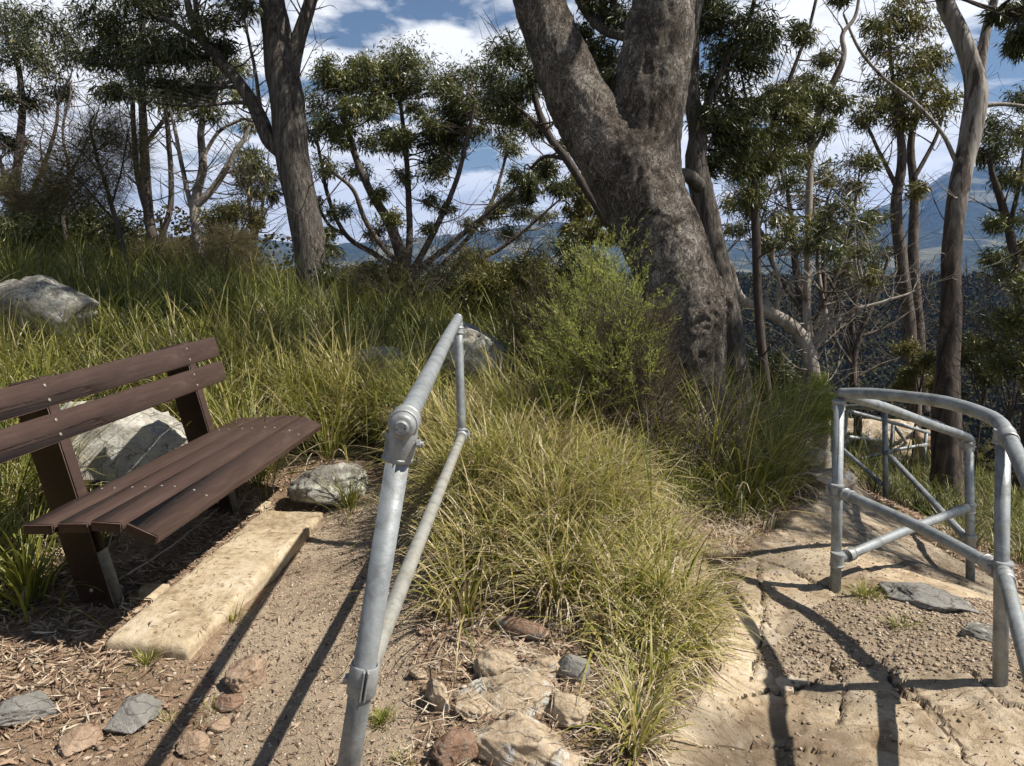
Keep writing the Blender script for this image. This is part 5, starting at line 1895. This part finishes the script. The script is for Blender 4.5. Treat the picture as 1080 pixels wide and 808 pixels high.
def forest():
    r = np.random.default_rng(9)
    mb = MB()
    pts = []
    # nearer slope, valley side and the ridge opposite
    for n, y0, y1, hlo, hhi in ((320, 26, 70, 3, 6), (900, 70, 200, 5, 10), (13000, 200, 640, 6, 12)):
        y = r.uniform(y0, y1, n) if y0 < 200 else 200 + 440 * r.beta(1.2, 1.0, n)
        x = r.uniform(-.82, .82, n) * (y + 6)
        pts.append(np.stack([x, y, r.uniform(hlo, hhi, n)], 1))
    p = np.vstack(pts)
    z = H(p[:, 0], p[:, 1])
    # keep the view over the near drop open
    px_, py_, dep = project(np.stack([p[:, 0], p[:, 1], z + p[:, 2]], 1))
    keep = (py_ > 258) | (p[:, 1] > 200) | ((px_ < 300) & (py_ > 222))
    p, z = p[keep], z[keep]
    for (x, y, h), zz in zip(p, z):
        k = 36 if y > 200 else (160 if y > 70 else 700)
        s = h * (.19 if y > 200 else (.11 if y > 70 else .045))
        lobes = r.normal(size=(5, 3)) * np.array([h * .22, h * .22, h * .13]) + np.array([0, 0, h * .68])
        c = lobes[r.integers(0, 5, k)] + unit(r.normal(size=(k, 3))) * np.array([h * .17, h * .17, h * .13])
        c += np.array([x, y, zz])
        d = unit(r.normal(size=(k, 3)))
        leaves_flat(mb, c - d * s * .5, d, s * r.uniform(.6, 1.3, k), s * .7 * r.uniform(.6, 1.2, k), np.clip(r.normal(.45 + r.normal() * .15, .16, k), 0, 1), r)
    tag(mb.build('far_forest', M['far_leaf']), kind='stuff')


forest()


# ------------------------------------------------------------------ grass
def blades(mb, base, az, th0, curl, L, W, tint, segs=4, r=None):
    n = len(base)
    p = base.copy()
    rows = []
    tw = r.uniform(-.7, .7, n)
    S = np.stack([-np.sin(az + tw), np.cos(az + tw), np.zeros(n)], 1)
    for k in range(segs + 1):
        t = k / segs
        w = W * (1 - t ** 1.8) * (.75 + .25 * min(1, t * 4)) + .0004
        rows.append(p - S * w[:, None] * .5)
        rows.append(p + S * w[:, None] * .5)
        th = th0 + curl * ((k + .5) / segs) ** 1.3
        p = p + np.stack([np.sin(th) * np.cos(az), np.sin(th) * np.sin(az), np.cos(th)], 1) * (L / segs)[:, None]
    v = np.stack(rows, 1).reshape(-1, 3)
    i = np.arange(n)[:, None] * (2 * (segs + 1))
    f = np.stack([np.concatenate([i + 2 * k, i + 2 * k + 1, i + 2 * k + 3, i + 2 * k + 2], 1) for k in range(segs)], 1).reshape(-1, 4)
    tt = np.repeat(tint, segs)
    if True:    # tips dry out
        tt = tt + np.tile(np.linspace(-.02, .12, segs), n) * (tt > .15)
    mb.add(v, f, np.clip(tt, 0, 1))


HX, HY = np.linspace(-24, 24, 481), np.linspace(-1, 27, 281)
HG = H(*np.meshgrid(HX, HY))


def Hq(x, y):
    """terrain height by lookup, for the many blades of grass"""
    u = np.clip((x - HX[0]) / (HX[1] - HX[0]), 0, len(HX) - 1.001)
    v = np.clip((y - HY[0]) / (HY[1] - HY[0]), 0, len(HY) - 1.001)
    i, j = u.astype(int), v.astype(int)
    a, b = u - i, v - j
    return HG[j, i] * (1 - a) * (1 - b) + HG[j, i + 1] * a * (1 - b) + HG[j + 1, i] * (1 - a) * b + HG[j + 1, i + 1] * a * b


def tussocks(mb, centers, nb, Lm, Wm, tint_mu, tint_sd, spread, r, lean=(.05, 1.0), curl=(.3, 1.6), segs=5, straw=.25):
    c = np.asarray(centers, float)
    k = np.maximum(8, (nb * c[:, 2]).astype(int))
    c = np.repeat(c, k, 0)
    n = len(c)
    s = c[:, 2]
    a = r.uniform(0, 2 * math.pi, n)
    rad = np.abs(r.normal(0, .5, n)) * spread * s
    b = np.stack([c[:, 0] + np.cos(a) * rad, c[:, 1] + np.sin(a) * rad, s], 1)
    b[:, 2] = Hq(b[:, 0], b[:, 1]) - .015
    az = a + r.normal(0, .5, n)
    th0 = r.uniform(*lean, n) * np.clip(.25 + rad / (spread * s + 1e-6), 0, 1.2)
    tint = np.clip(r.normal(0, tint_sd, n) + c[:, 3] + tint_mu, 0, 1)
    isd = r.uniform(0, 1, n) < straw
    tint = np.where(isd, r.uniform(.66, 1.0, n), tint)
    cl = r.uniform(*curl, n) + isd * .8
    L = Lm * s ** .5 * r.uniform(.5, 1.15, n) * np.where(isd, .75, 1)
    blades(mb, b, az, th0, cl, L, Wm * r.uniform(.6, 1.3, n), tint, segs, r)


def sample(r, n, x0, x1, y0, y1):
    return r.uniform(x0, x1, n), r.uniform(y0, y1, n)


def stone_or_walk(x, y, m=.0):
    s, g, w = zones(np.asarray(x), np.asarray(y))
    return s | g | w


CLEAR = [(*P(132, 470, 4.9)[:2], .62), (*P(140, 480, 4.3)[:2], .35), (*P(45, 345, 6.3)[:2], .42), (*P(508, 372, 6.2)[:2], .38), (*P(508, 372, 5.7)[:2], .28),
         (*P(408, 395, 6.4)[:2], .22), (*P(352, 480, 4.75)[:2], .26), (*P(918, 485, 11.3)[:2], 1.0), (*P(985, 478, 11)[:2], .5)]


def clear(c, k=1.0):
    m = np.ones(len(c), bool)
    for x_, y_, r_ in CLEAR:
        m &= np.hypot(c[:, 0] - x_, c[:, 1] - y_) > r_ * k
    return c[m]


BENCHZ = [(-2.05, 2.7), (-1.1, 2.7), (-.98, 4.5), (-1.9, 4.9), (-2.1, 4.6)]
rg = np.random.default_rng(21)

# (1) tall strappy tussocks on the left bank and top of the mound
mb = MB()
x, y = sample(rg, 5200, -7.5, 2.6, 3.6, 11.5)
ok = ~in_poly(x, y, BARE) & ~stone_or_walk(x, y) & ~in_poly(x, y, BENCHZ)
ok &= (y > 4.5) | (x < -2.15) | ((x > -.4) & (y > 2.75) & (rg.uniform(0, 1, len(x)) < .95))
ok &= ~((x > .75) & (y < 4.6))
ok &= np.abs(x) < .74 * y + .5
dens_ = np.where(y > 8, .45, np.where(y > 6.5, .7, 1.0))
ok &= rg.uniform(0, 1, len(x)) < dens_ * .42
c = np.stack([x, y, rg.uniform(.55, 1.15, len(x)), .42 + .14 * n2(x, y, .9, 3, 91) * 1.6], 1)[ok]
c[:, 3] += np.where(c[:, 0] > -1.3, .05, 0) - np.where((c[:, 1] > 6.5), .10, 0) - np.where(c[:, 0] > .6, .12, 0)
c = clear(c)
c[:, 2] *= np.where(c[:, 1] < 4.5, np.where(c[:, 0] > -.5, .7, 1), 1)
c[:, 3] += rg.normal(-.02, .07, len(c))
c[:, 2] *= rg.uniform(.7, 1.35, len(c))
tussocks(mb, c, 52, .80, .0092, .03, .10, .115, rg, straw=.20, curl=(.3, 2.0))
tag(mb.build('tall_grass', M['grass']), kind='stuff')
print('tall tussocks', len(c))

# (2) shorter, drier grass on the mound between the paths
mb = MB()
x, y = sample(rg, 5200, -.55, 1.35, 2.2, 5.4)
edge = n2(x, y, 3, 2, 95)
ok = ~in_poly(x + .1 * edge, y, BARE) & ~stone_or_walk(x, y)
ok &= ~((x > .62 + .08 * edge) & (y > 3.7) & (rg.uniform(0, 1, len(x)) < .8))
ok |= (rg.uniform(0, 1, len(x)) < .10) & in_poly(x, y, BARE) & (y > 3.0) & ~stone_or_walk(x, y)
c = np.stack([x, y, rg.uniform(.5, 1.1, len(x)), .60 + .16 * n2(x, y, 1.3, 3, 96) - np.where((x > .7) & (y > 4), .14, 0)], 1)[ok]
c[:, 3] += .06
c = c[(c[:, 1] > 2.55) | (c[:, 0] > .36)]
fine = c[c[:, 0] + .25 * n2(c[:, 0], c[:, 1], 3, 2, 103) > .62]
coarse = c[c[:, 0] + .25 * n2(c[:, 0], c[:, 1], 3, 2, 103) <= .62]
coarse = coarse[n2(coarse[:, 0], coarse[:, 1], 4.5, 2, 107) + rg.normal(0, .12, len(coarse)) > .05]
coarse[:, 2] *= np.where(coarse[:, 1] < 3.0, .55, 1.25)
coarse = coarse[(coarse[:, 1] > 2.75) | (coarse[:, 0] > .38)]
tussocks(mb, coarse, 32, .48, .0088, -.09, .15, .09, rg, lean=(.1, 1.35), curl=(.5, 2.2), straw=.42, segs=5)
c = fine
c = c[(n2(c[:, 0], c[:, 1], 2.6, 3, 101) + rg.normal(0, .15, len(c)) > .08)]
c[:, 3] -= .07
tussocks(mb, c, 26, .25, .0034, 0, .15, .09, rg, lean=(.1, 1.4), curl=(.5, 2.4), straw=.5, segs=4)
tag(mb.build('short_grass', M['grass']), kind='stuff')
print('short tussocks', len(c))

# (3) shaded dark grass round the big gum and the far end of the path
mb = MB()
x, y = sample(rg, 4200, .7, 6.5, 4.2, 11)
ok = ~stone_or_walk(x, y) & (rg.uniform(0, 1, len(x)) < .5)
wl = (np.abs(x - (1.9 + .42 * (y - 5))) < .40) & (y > 4.8) & (y < 8)
ok &= ~wl
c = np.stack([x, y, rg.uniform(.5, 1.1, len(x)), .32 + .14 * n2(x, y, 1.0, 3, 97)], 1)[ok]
c = clear(c)
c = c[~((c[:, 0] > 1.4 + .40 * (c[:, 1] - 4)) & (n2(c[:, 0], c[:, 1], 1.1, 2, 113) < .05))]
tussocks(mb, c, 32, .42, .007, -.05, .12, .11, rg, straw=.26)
tag(mb.build('understorey_grass', M['grass']), kind='stuff')

# (4) grass beyond, thinning out down the slope, and outside the railing
mb = MB()
x, y = sample(rg, 3600, -14, 14, 9, 24)
ok = np.abs(x) < .8 * y + 1
c = np.stack([x, y, rg.uniform(.8, 1.6, len(x)), .30 + .14 * n2(x, y, .4, 3, 98)], 1)[ok]
c = clear(c)
tussocks(mb, c, 14, .6, .012, 0, .12, .22, rg, segs=3)
x, y = sample(rg, 900, 2.3, 6.5, 1.6, 5.5)
ok = (x > 2.2 + .16 * (y - 1.6)) & ~stone_or_walk(x, y) & (n2(x, y, 1.3, 2, 111) + rg.normal(0, .15, len(x)) > .08)
c = np.stack([x, y, rg.uniform(.6, 1.2, len(x)), .36 + .14 * n2(x, y, .9, 3, 99)], 1)[ok]
c[:, 3] -= .10
tussocks(mb, c, 34, .46, .007, 0, .12, .11, rg, straw=.3)
x, y = sample(rg, 500, -5.5, -2.2, 1.4, 4.0)
c = np.stack([x, y, rg.uniform(.6, 1.2, len(x)), .45 + .14 * n2(x, y, .9, 3, 99)], 1)
c = c[~in_poly(c[:, 0], c[:, 1], BARE) & (c[:, 0] < -2.35 - .0 * c[:, 1])]
tussocks(mb, c, 30, .42, .006, 0, .12, .12, rg, straw=.35)
tag(mb.build('slope_grass', M['grass']), kind='stuff')


# (5) single tussocks one can point to
def tussock(label, px, py, n, L, W, tint, sd, spread, seed, straw=.2, lean=(.05, 1.0), curl=(.3, 1.6), name='grass_tussock', at=None):
    r = np.random.default_rng(seed)
    g = G(px, py) if at is None else np.array([at[0], at[1], H1(*at)])
    m = MB()
    tussocks(m, [(g[0], g[1], 1.0, tint)], n, L, W, 0, sd, spread, r, straw=straw, lean=lean, curl=curl, segs=6)
    o = m.build(name, M['grass'], None, (g[0], g[1], g[2]))
    return tag(o, label, 'grass tussock')


tussock('bright green strappy tussock beside the near leg of the bench at the left edge', 30, 632, 130, .48, .013, .36, .06, .16, 1, .08)
tussock('second strappy green tussock at the left edge in front of the seat end', -22, 610, 110, .50, .012, .38, .06, .16, 2, .12)
tussock('small green tuft at the near corner of the concrete slab', 155, 700, 90, .10, .004, .38, .08, .06, 3, .15)
tussock('thin green tuft growing by the right edge of the slab', 246, 655, 60, .11, .004, .42, .1, .06, 4, .3)
tussock('green tussock beside the dark lichen rock at the far end of the slab', 368, 535, 110, .30, .006, .40, .07, .10, 5, .15)
tussock('large dry straw coloured tussock collapsed on the mound', 575, 540, 520, .46, .008, .86, .10, .24, 6, .6, (.2, 1.5), (1.0, 2.6))
tussock('second bleached tussock lying flat on the mound just below the big dry one', 610, 590, 300, .34, .006, .90, .08, .2, 26, .6, (.4, 1.6), (1.0, 2.6))
tussock('tall yellow green tussock on top of the mound right of the dry one', 655, 580, 170, .60, .0085, .42, .07, .12, 7, .15, (.05, 1.3), (.4, 2.2))
tussock('thick yellow green tussock right of the far handrail post', 560, 470, 240, .58, .008, .45, .07, .20, 8, .12)
tussock('arching tussock with long yellow blades over the edge of the stone path', 700, 600, 90, .50, .007, .47, .06, .13, 9, .2, (.2, 1.3), (.6, 2.3))
tussock('soft fine dry tuft hanging over the path edge above the stones', 735, 640, 300, .26, .0022, .62, .12, .13, 10, .35, (.2, 1.5), (.9, 2.4))
tussock('pale fine dry tuft at the bottom right foot of the mound', 655, 745, 260, .20, .0022, .78, .10, .12, 11, .5, (.2, 1.4), (.7, 2.2))
tussock('bright green small weed patch inside the railing on the stone path', 912, 632, 260, .10, .0055, .42, .06, .09, 12, .05, (.3, 1.4))
tussock('dull green weed patch between the railing gravel and the green grey rock', 948, 664, 170, .08, .005, .36, .06, .09, 13, .1, (.3, 1.4))
tussock('tiny bright green weed at the foot of the handrail post', 402, 760, 240, .05, .0045, .37, .05, .06, 14, .0, (.3, 1.5))
tussock('green tuft at the bottom edge between the handrail and the reddish stone', 425, 806, 90, .06, .004, .40, .07, .05, 15, .2, (.3, 1.5))
tussock('thin green weeds around the small stones in the handrail shadow', 222, 752, 60, .06, .004, .36, .07, .08, 16, .1, (.3, 1.5))
tussock('dry tuft on the soil left of the rounded pink cobble', 178, 762, 70, .07, .003, .55, .12, .07, 17, .3, (.3, 1.5))
tussock('green blades growing up through the gap behind the bench seat', 118, 520, 40, .55, .009, .30, .05, .07, 18, .1, (.05, .5), (.2, .9), at=(-2.12, 3.75))
tussock('dark strappy tussock left of the dim far end of the path', 800, 520, 150, .45, .008, .28, .07, .16, 19, .15)
tussock('bright grass clump with a small yellow flower by the dim path', 824, 498, 130, .38, .007, .42, .07, .14, 20, .1)
tussock('green tussock outside the railing between the two middle posts', 985, 560, 150, .45, .006, .30, .08, .16, 22, .12, at=(3.35, 5.4))
tussock('bleached straw tussock behind the bench at the left edge', 12, 505, 220, .40, .005, .85, .10, .18, 23, .6, (.1, 1.4), (.6, 2.2))
tussock('pale dry tuft between the dark lichen rock and the handrail', 420, 540, 160, .24, .003, .80, .1, .12, 24, .5, (.2, 1.4), (.8, 2.2))
g = G(824, 487)
mb = MB()
v, f = ICO[2]
mb.add(v * .016 + np.array([g[0], g[1] - .05, g[2] + .22]), f)
mb2 = MB()
fl = mb.build('flower', M['yellow'], None, (g[0], g[1] - .05, g[2] + .22))
tag(fl, 'small yellow flower in the grass clump by the dim path', 'flower')


# ------------------------------------------------------------------ litter, pebbles
def litter(n, test, x0, x1, y0, y1, Lr, Wr, tint, r, lift=.006, name='leaf_litter'):
    x, y = sample(r, n, x0, x1, y0, y1)
    k = test(x, y)
    x, y = x[k], y[k]
    n = len(x)
    z = Hd(x, y) + r.uniform(.002, lift, n)
    a = r.uniform(0, 2 * math.pi, n)
    D = np.stack([np.cos(a), np.sin(a), r.normal(0, .18, n)], 1)
    U = np.stack([r.normal(0, .35, n), r.normal(0, .35, n), np.ones(n)], 1)
    S = unit(np.cross(D, U))
    N = np.cross(S, D)
    L = r.uniform(*Lr, n)[:, None]
    W = r.uniform(*Wr, n)[:, None]
    C = np.stack([x, y, z], 1)
    cu = L * r.uniform(-.05, .2, (n, 1))
    v = np.stack([C - D * L * .5 + N * cu, C - D * L * .1 + S * W * .5, C + D * L * .5 + N * cu * .6, C - D * L * .05 - S * W * .5], 1).reshape(-1, 3)
    i = np.arange(n)[:, None] * 4
    return v, np.concatenate([i, i + 1, i + 2, i + 3], 1), np.clip(r.normal(*tint, n), 0, 1)


rl = np.random.default_rng(33)
mb = MB()
bare = lambda x, y: in_poly(x, y, BARE) & ~stone_or_walk(x, y) & ~in_poly(x, y, [(-1.62, 2.85), (-1.2, 2.8), (-1.05, 4.4), (-1.46, 4.44)])
mb.add(*litter(15000, bare, -3.2, 1.0, 1.7, 5.4, (.015, .06), (.002, .008), (.55, .25), rl, .012))
mb.add(*litter(4500, bare, -3.2, 1.0, 1.7, 5.4, (.03, .08), (.008, .018), (.45, .25), rl, .014))
under = lambda x, y: in_poly(x, y, [(-2.5, 2.6), (-1.62, 2.9), (-1.46, 4.5), (-2.1, 5.0)]) | in_poly(x, y, [(-2.6, 2.2), (-1.4, 2.35), (-1.55, 2.9), (-2.6, 3.2)])
mb.add(*litter(9000, under, -2.7, -1.3, 2.1, 5.1, (.03, .11), (.003, .011), (.62, .28), rl, .03))
mound = lambda x, y: ~stone_or_walk(x, y) & (np.abs(x) < 1.6) & (~in_poly(x, y, BARE) | (rl.uniform(0, 1, len(x)) < .22))
mb.add(*litter(42000, mound, -.6, 1.6, 2.0, 5.8, (.04, .17), (.002, .006), (.80, .22), rl, .05))
walk = lambda x, y: zones(x, y)[2]
mb.add(*litter(3200, walk, -1.2, .1, 1.8, 5.0, (.012, .05), (.002, .010), (.35, .3), rl, .01))
stone = lambda x, y: (zones(x, y)[0] & (n2(x, y, 2.2, 3, 61) > .12)) | zones(x, y)[1]
mb.add(*litter(3600, stone, .3, 3, 1.8, 5.4, (.008, .045), (.002, .006), (.28, .25), rl, .006))
edgel = lambda x, y: zones(x, y)[0] & ~in_poly(x - .10, y, STONE)
mb.add(*litter(26000, edgel, .3, 2.4, 1.8, 6.0, (.01, .06), (.002, .008), (.45, .25), rl, .012))
slabt = lambda x, y: in_poly(x, y, [(-1.60, 2.9), (-1.26, 2.85), (-1.12, 4.35), (-1.45, 4.4)])
v_, f_, t_ = litter(700, slabt, -1.7, -1, 2.8, 4.5, (.006, .05), (.002, .006), (.35, .3), rl, .006)
v_[:, 2] = v_[:, 2] * .3 + .064
mb.add(v_, f_, t_)
dim = lambda x, y: (x > .8) & ~zones(x, y)[0]
mb.add(*litter(26000, dim, .8, 4.5, 4.0, 9.5, (.03, .10), (.004, .016), (.42, .25), rl, .02))
tag(mb.build('leaf_litter', M['litter']), kind='stuff')


def pebbles(test, n, x0, x1, y0, y1, s, r, mu):
    x, y = sample(r, n, x0, x1, y0, y1)
    k = test(x, y)
    x, y = x[k], y[k]
    n = len(x)
    v, f = ICO[1]
    z = Hd(x, y)
    sz = r.uniform(*s, n)[:, None, None] * r.uniform(.5, 1.3, (n, 1, 3)) * np.array([1, 1, .6])
    a = r.uniform(0, 6.28, n)
    vv = v[None] * (1 + r.uniform(-.25, .25, (n, len(v), 1))) * sz
    ca, sa = np.cos(a)[:, None], np.sin(a)[:, None]
    vx = vv[..., 0] * ca - vv[..., 1] * sa
    vy = vv[..., 0] * sa + vv[..., 1] * ca
    V_ = np.stack([vx + x[:, None], vy + y[:, None], vv[..., 2] + z[:, None] + sz[..., 2].max(1)[:, None] * .35], -1)
    F_ = f[None] + (np.arange(n) * len(v))[:, None, None]
    return V_.reshape(-1, 3), F_.reshape(-1, 3), np.repeat(np.clip(r.normal(mu, .22, n), 0, 1), len(f))


mb = MB()
mb.add(*pebbles(walk, 15000, -1.3, .15, 1.8, 5.0, (.0025, .0065), rl, .5))
mb.add(*pebbles(lambda x, y: bare(x, y) & (x > -.3), 900, -.3, 1, 1.7, 3.4, (.006, .018), rl, .52))
mb.add(*pebbles(lambda x, y: bare(x, y) & (x < -.8), 350, -3, -.8, 1.7, 3.0, (.006, .016), rl, .45))
mb.add(*pebbles(lambda x, y: zones(x, y)[0] & (n2(x, y, 1.4, 4, 47) > .12), 5000, .3, 3.2, 1.8, 5.4, (.002, .008), rl, .45))
mb.add(*pebbles(lambda x, y: zones(x, y)[1], 16000, .9, 3.4, 2.2, 4.0, (.003, .010), rl, .5))
mb.add(*pebbles(lambda x, y: bare(x, y), 14000, -3.2, 1, 1.7, 5.2, (.003, .010), rl, .45))
mb.add(*pebbles(lambda x, y: zones(x, y)[0] & (n2(x, y, 2.2, 3, 61) > .18), 2600, .3, 3, 1.8, 5.4, (.003, .007), rl, .4))
tag(mb.build('pebbles', M['pebble'], smooth=True), kind='stuff')


# fallen sticks
def stick(label, pts, r0, mat='dead_wood', lift=.012):
    q = []
    for p in pts:
        g_ = G(p[0], p[1])
        q.append(g_ + np.array([0, 0, lift + (p[2] if len(p) > 2 else 0)]))
    m = MB()
    c = catmull(np.array(q), 5)
    c = c + .006 * np.stack([fbm(c * 9 + k * 7, 2, k) for k in range(3)], 1)
    tube(m, c, np.linspace(r0, r0 * .4, len(c)), 7)
    o = m.build('fallen_stick', M[mat], None, tuple(q[0]), smooth=True)
    tag(o, label, 'stick')


stick('thin dark stick lying on the gravel patch inside the railing', [(930, 660), (942, 682), (958, 708)], .009, 'twig_brown')
stick('short dry stick lying on the mound left of the rust slab', [(470, 672), (485, 680), (498, 682)], .006)
stick('curved dry stick at the left lower edge of the stone path', [(640, 690), (655, 745), (668, 800)], .007, 'twig_brown')
stick('thin bare stick against the near edge of the bench footing', [(100, 640, .02), (115, 610, .12), (132, 580, .2)], .004)
stick('dark curved stick on the stone path above the gravel patch', [(855, 668), (880, 672), (905, 665)], .006, 'twig_brown')
stick('long thin stick under the seat between the two bench legs', [(135, 615, .03), (180, 585, .03), (232, 545, .05)], .005)
# ------------------------------------------------------------------ sky, sun, air, camera
world = bpy.data.worlds.new('World')
scene.world = world
world.use_nodes = True
wn = world.node_tree
wn.nodes.clear()
k = NT(wn)
EL, AZX, AZY = math.radians(54), .72, -.08
sky = k.n('ShaderNodeTexSky', sky_type='NISHITA')
sky.sun_disc = False
sky.sun_elevation = EL
sky.sun_rotation = math.atan2(AZX, AZY)
sky.altitude = 600
tc = k.n('ShaderNodeTexCoord')
sep = k.n('ShaderNodeSeparateXYZ')
k.l(tc.outputs['Generated'], sep.inputs[0])
zc = k.math('MAXIMUM', k.math('ADD', sep.outputs[2], 0.16), 0.03)
cmb = k.n('ShaderNodeCombineXYZ')
k.l(k.math('DIVIDE', sep.outputs[0], zc), cmb.inputs[0])
k.l(k.math('DIVIDE', sep.outputs[1], zc), cmb.inputs[1])
cn = k.noise(cmb.outputs[0], 1.5, 8, 0.55, 0.25)
cn2 = k.noise(cmb.outputs[0], 2.6, 5, 0.6, 0.2)
# more cloud towards the horizon, open sky overhead
cover = k.math('MULTIPLY', k.math('SUBTRACT', 0.36, sep.outputs[2]), 0.60)
dens = k.math('ADD', k.math('ADD', k.math('MULTIPLY', cn, .8), k.math('MULTIPLY', cn2, .2)), cover)
mask = k.ramp(dens, [(.52, (0, 0, 0)), (.60, (1, 1, 1))])
shade = k.ramp(dens, [(.53, (15.5, 15.5, 15.6)), (.67, (14.8, 14.9, 15.2)), (.78, (10.8, 11.2, 12.0)), (.88, (13.5, 13.7, 14.1))])
mx = k.mix(mask, sky.outputs[0], shade)
bg = k.n('ShaderNodeBackground')
bg.inputs['Strength'].default_value = 0.05
k.l(mx, bg.inputs['Color'])
wo = k.n('ShaderNodeOutputWorld')
k.l(bg.outputs[0], wo.inputs['Surface'])

sd_ = bpy.data.lights.new('sun', 'SUN')
sd_.energy = 5.0
sd_.angle = math.radians(0.53)
sd_.color = (1.0, .94, .85)
so = bpy.data.objects.new('sun', sd_)
COL.objects.link(so)
so.rotation_euler = Vector((AZX, AZY, 1.0)).to_track_quat('Z', 'Y').to_euler()
so.location = (8, -3, 14)

if USE_HAZE:
    hm, hn = newmat('haze')
    k = NT(hn)
    pv = k.n('ShaderNodeVolumePrincipled')
    pv.inputs['Color'].default_value = (.20, .43, .95, 1)
    pv.inputs['Density'].default_value = HAZE
    pv.inputs['Anisotropy'].default_value = 0.2
    ho = k.n('ShaderNodeOutputMaterial')
    k.l(pv.outputs[0], ho.inputs['Volume'])
    mb = MB()
    box(mb, (0, 4700, 250), (19800, 9720, 900))
    hz = mb.build('haze', hm)
    tag(hz, kind='stuff')

cd = bpy.data.cameras.new('camera')
cd.sensor_width = 36
cd.lens = 36 * FPX / 1080.0
cd.clip_start = 0.05
cd.clip_end = 40000
co = bpy.data.objects.new('camera', cd)
COL.objects.link(co)
co.location = EYE
co.rotation_euler = (math.pi / 2 - PITCH, 0, 0)
scene.camera = co

scene.view_settings.view_transform = 'Standard'
scene.view_settings.look = 'None'
scene.view_settings.exposure = 0.65
scene.view_settings.gamma = 1.0
scene.view_settings.use_curve_mapping = False
scene.cycles.use_denoising = True
scene.cycles.use_light_tree = False
scene.cycles.max_bounces = 4
scene.cycles.diffuse_bounces = 2
scene.cycles.glossy_bounces = 2
scene.cycles.transmission_bounces = 3
scene.cycles.volume_bounces = 0
scene.cycles.transparent_max_bounces = 4
scene.cycles.use_adaptive_sampling = True
scene.cycles.sample_clamp_indirect = 6

# repeats of a kind share a group
GROUPS = {'tree': 'gums and other trees round the lookout', 'shrub': 'shrubs among the trees', 'bush': 'dry bushes by the big gum', 'rock': 'loose and bedded rocks',
          'boulder': 'boulders in the grass', 'cobble': 'small rounded stones by the walk', 'grass tussock': 'single grass tussocks', 'stick': 'fallen sticks', 'railing': 'pipe railings on the right'}
for o_ in scene.objects:
    if o_.get('category') in GROUPS and 'group' not in o_:
        o_['group'] = GROUPS[o_['category']]
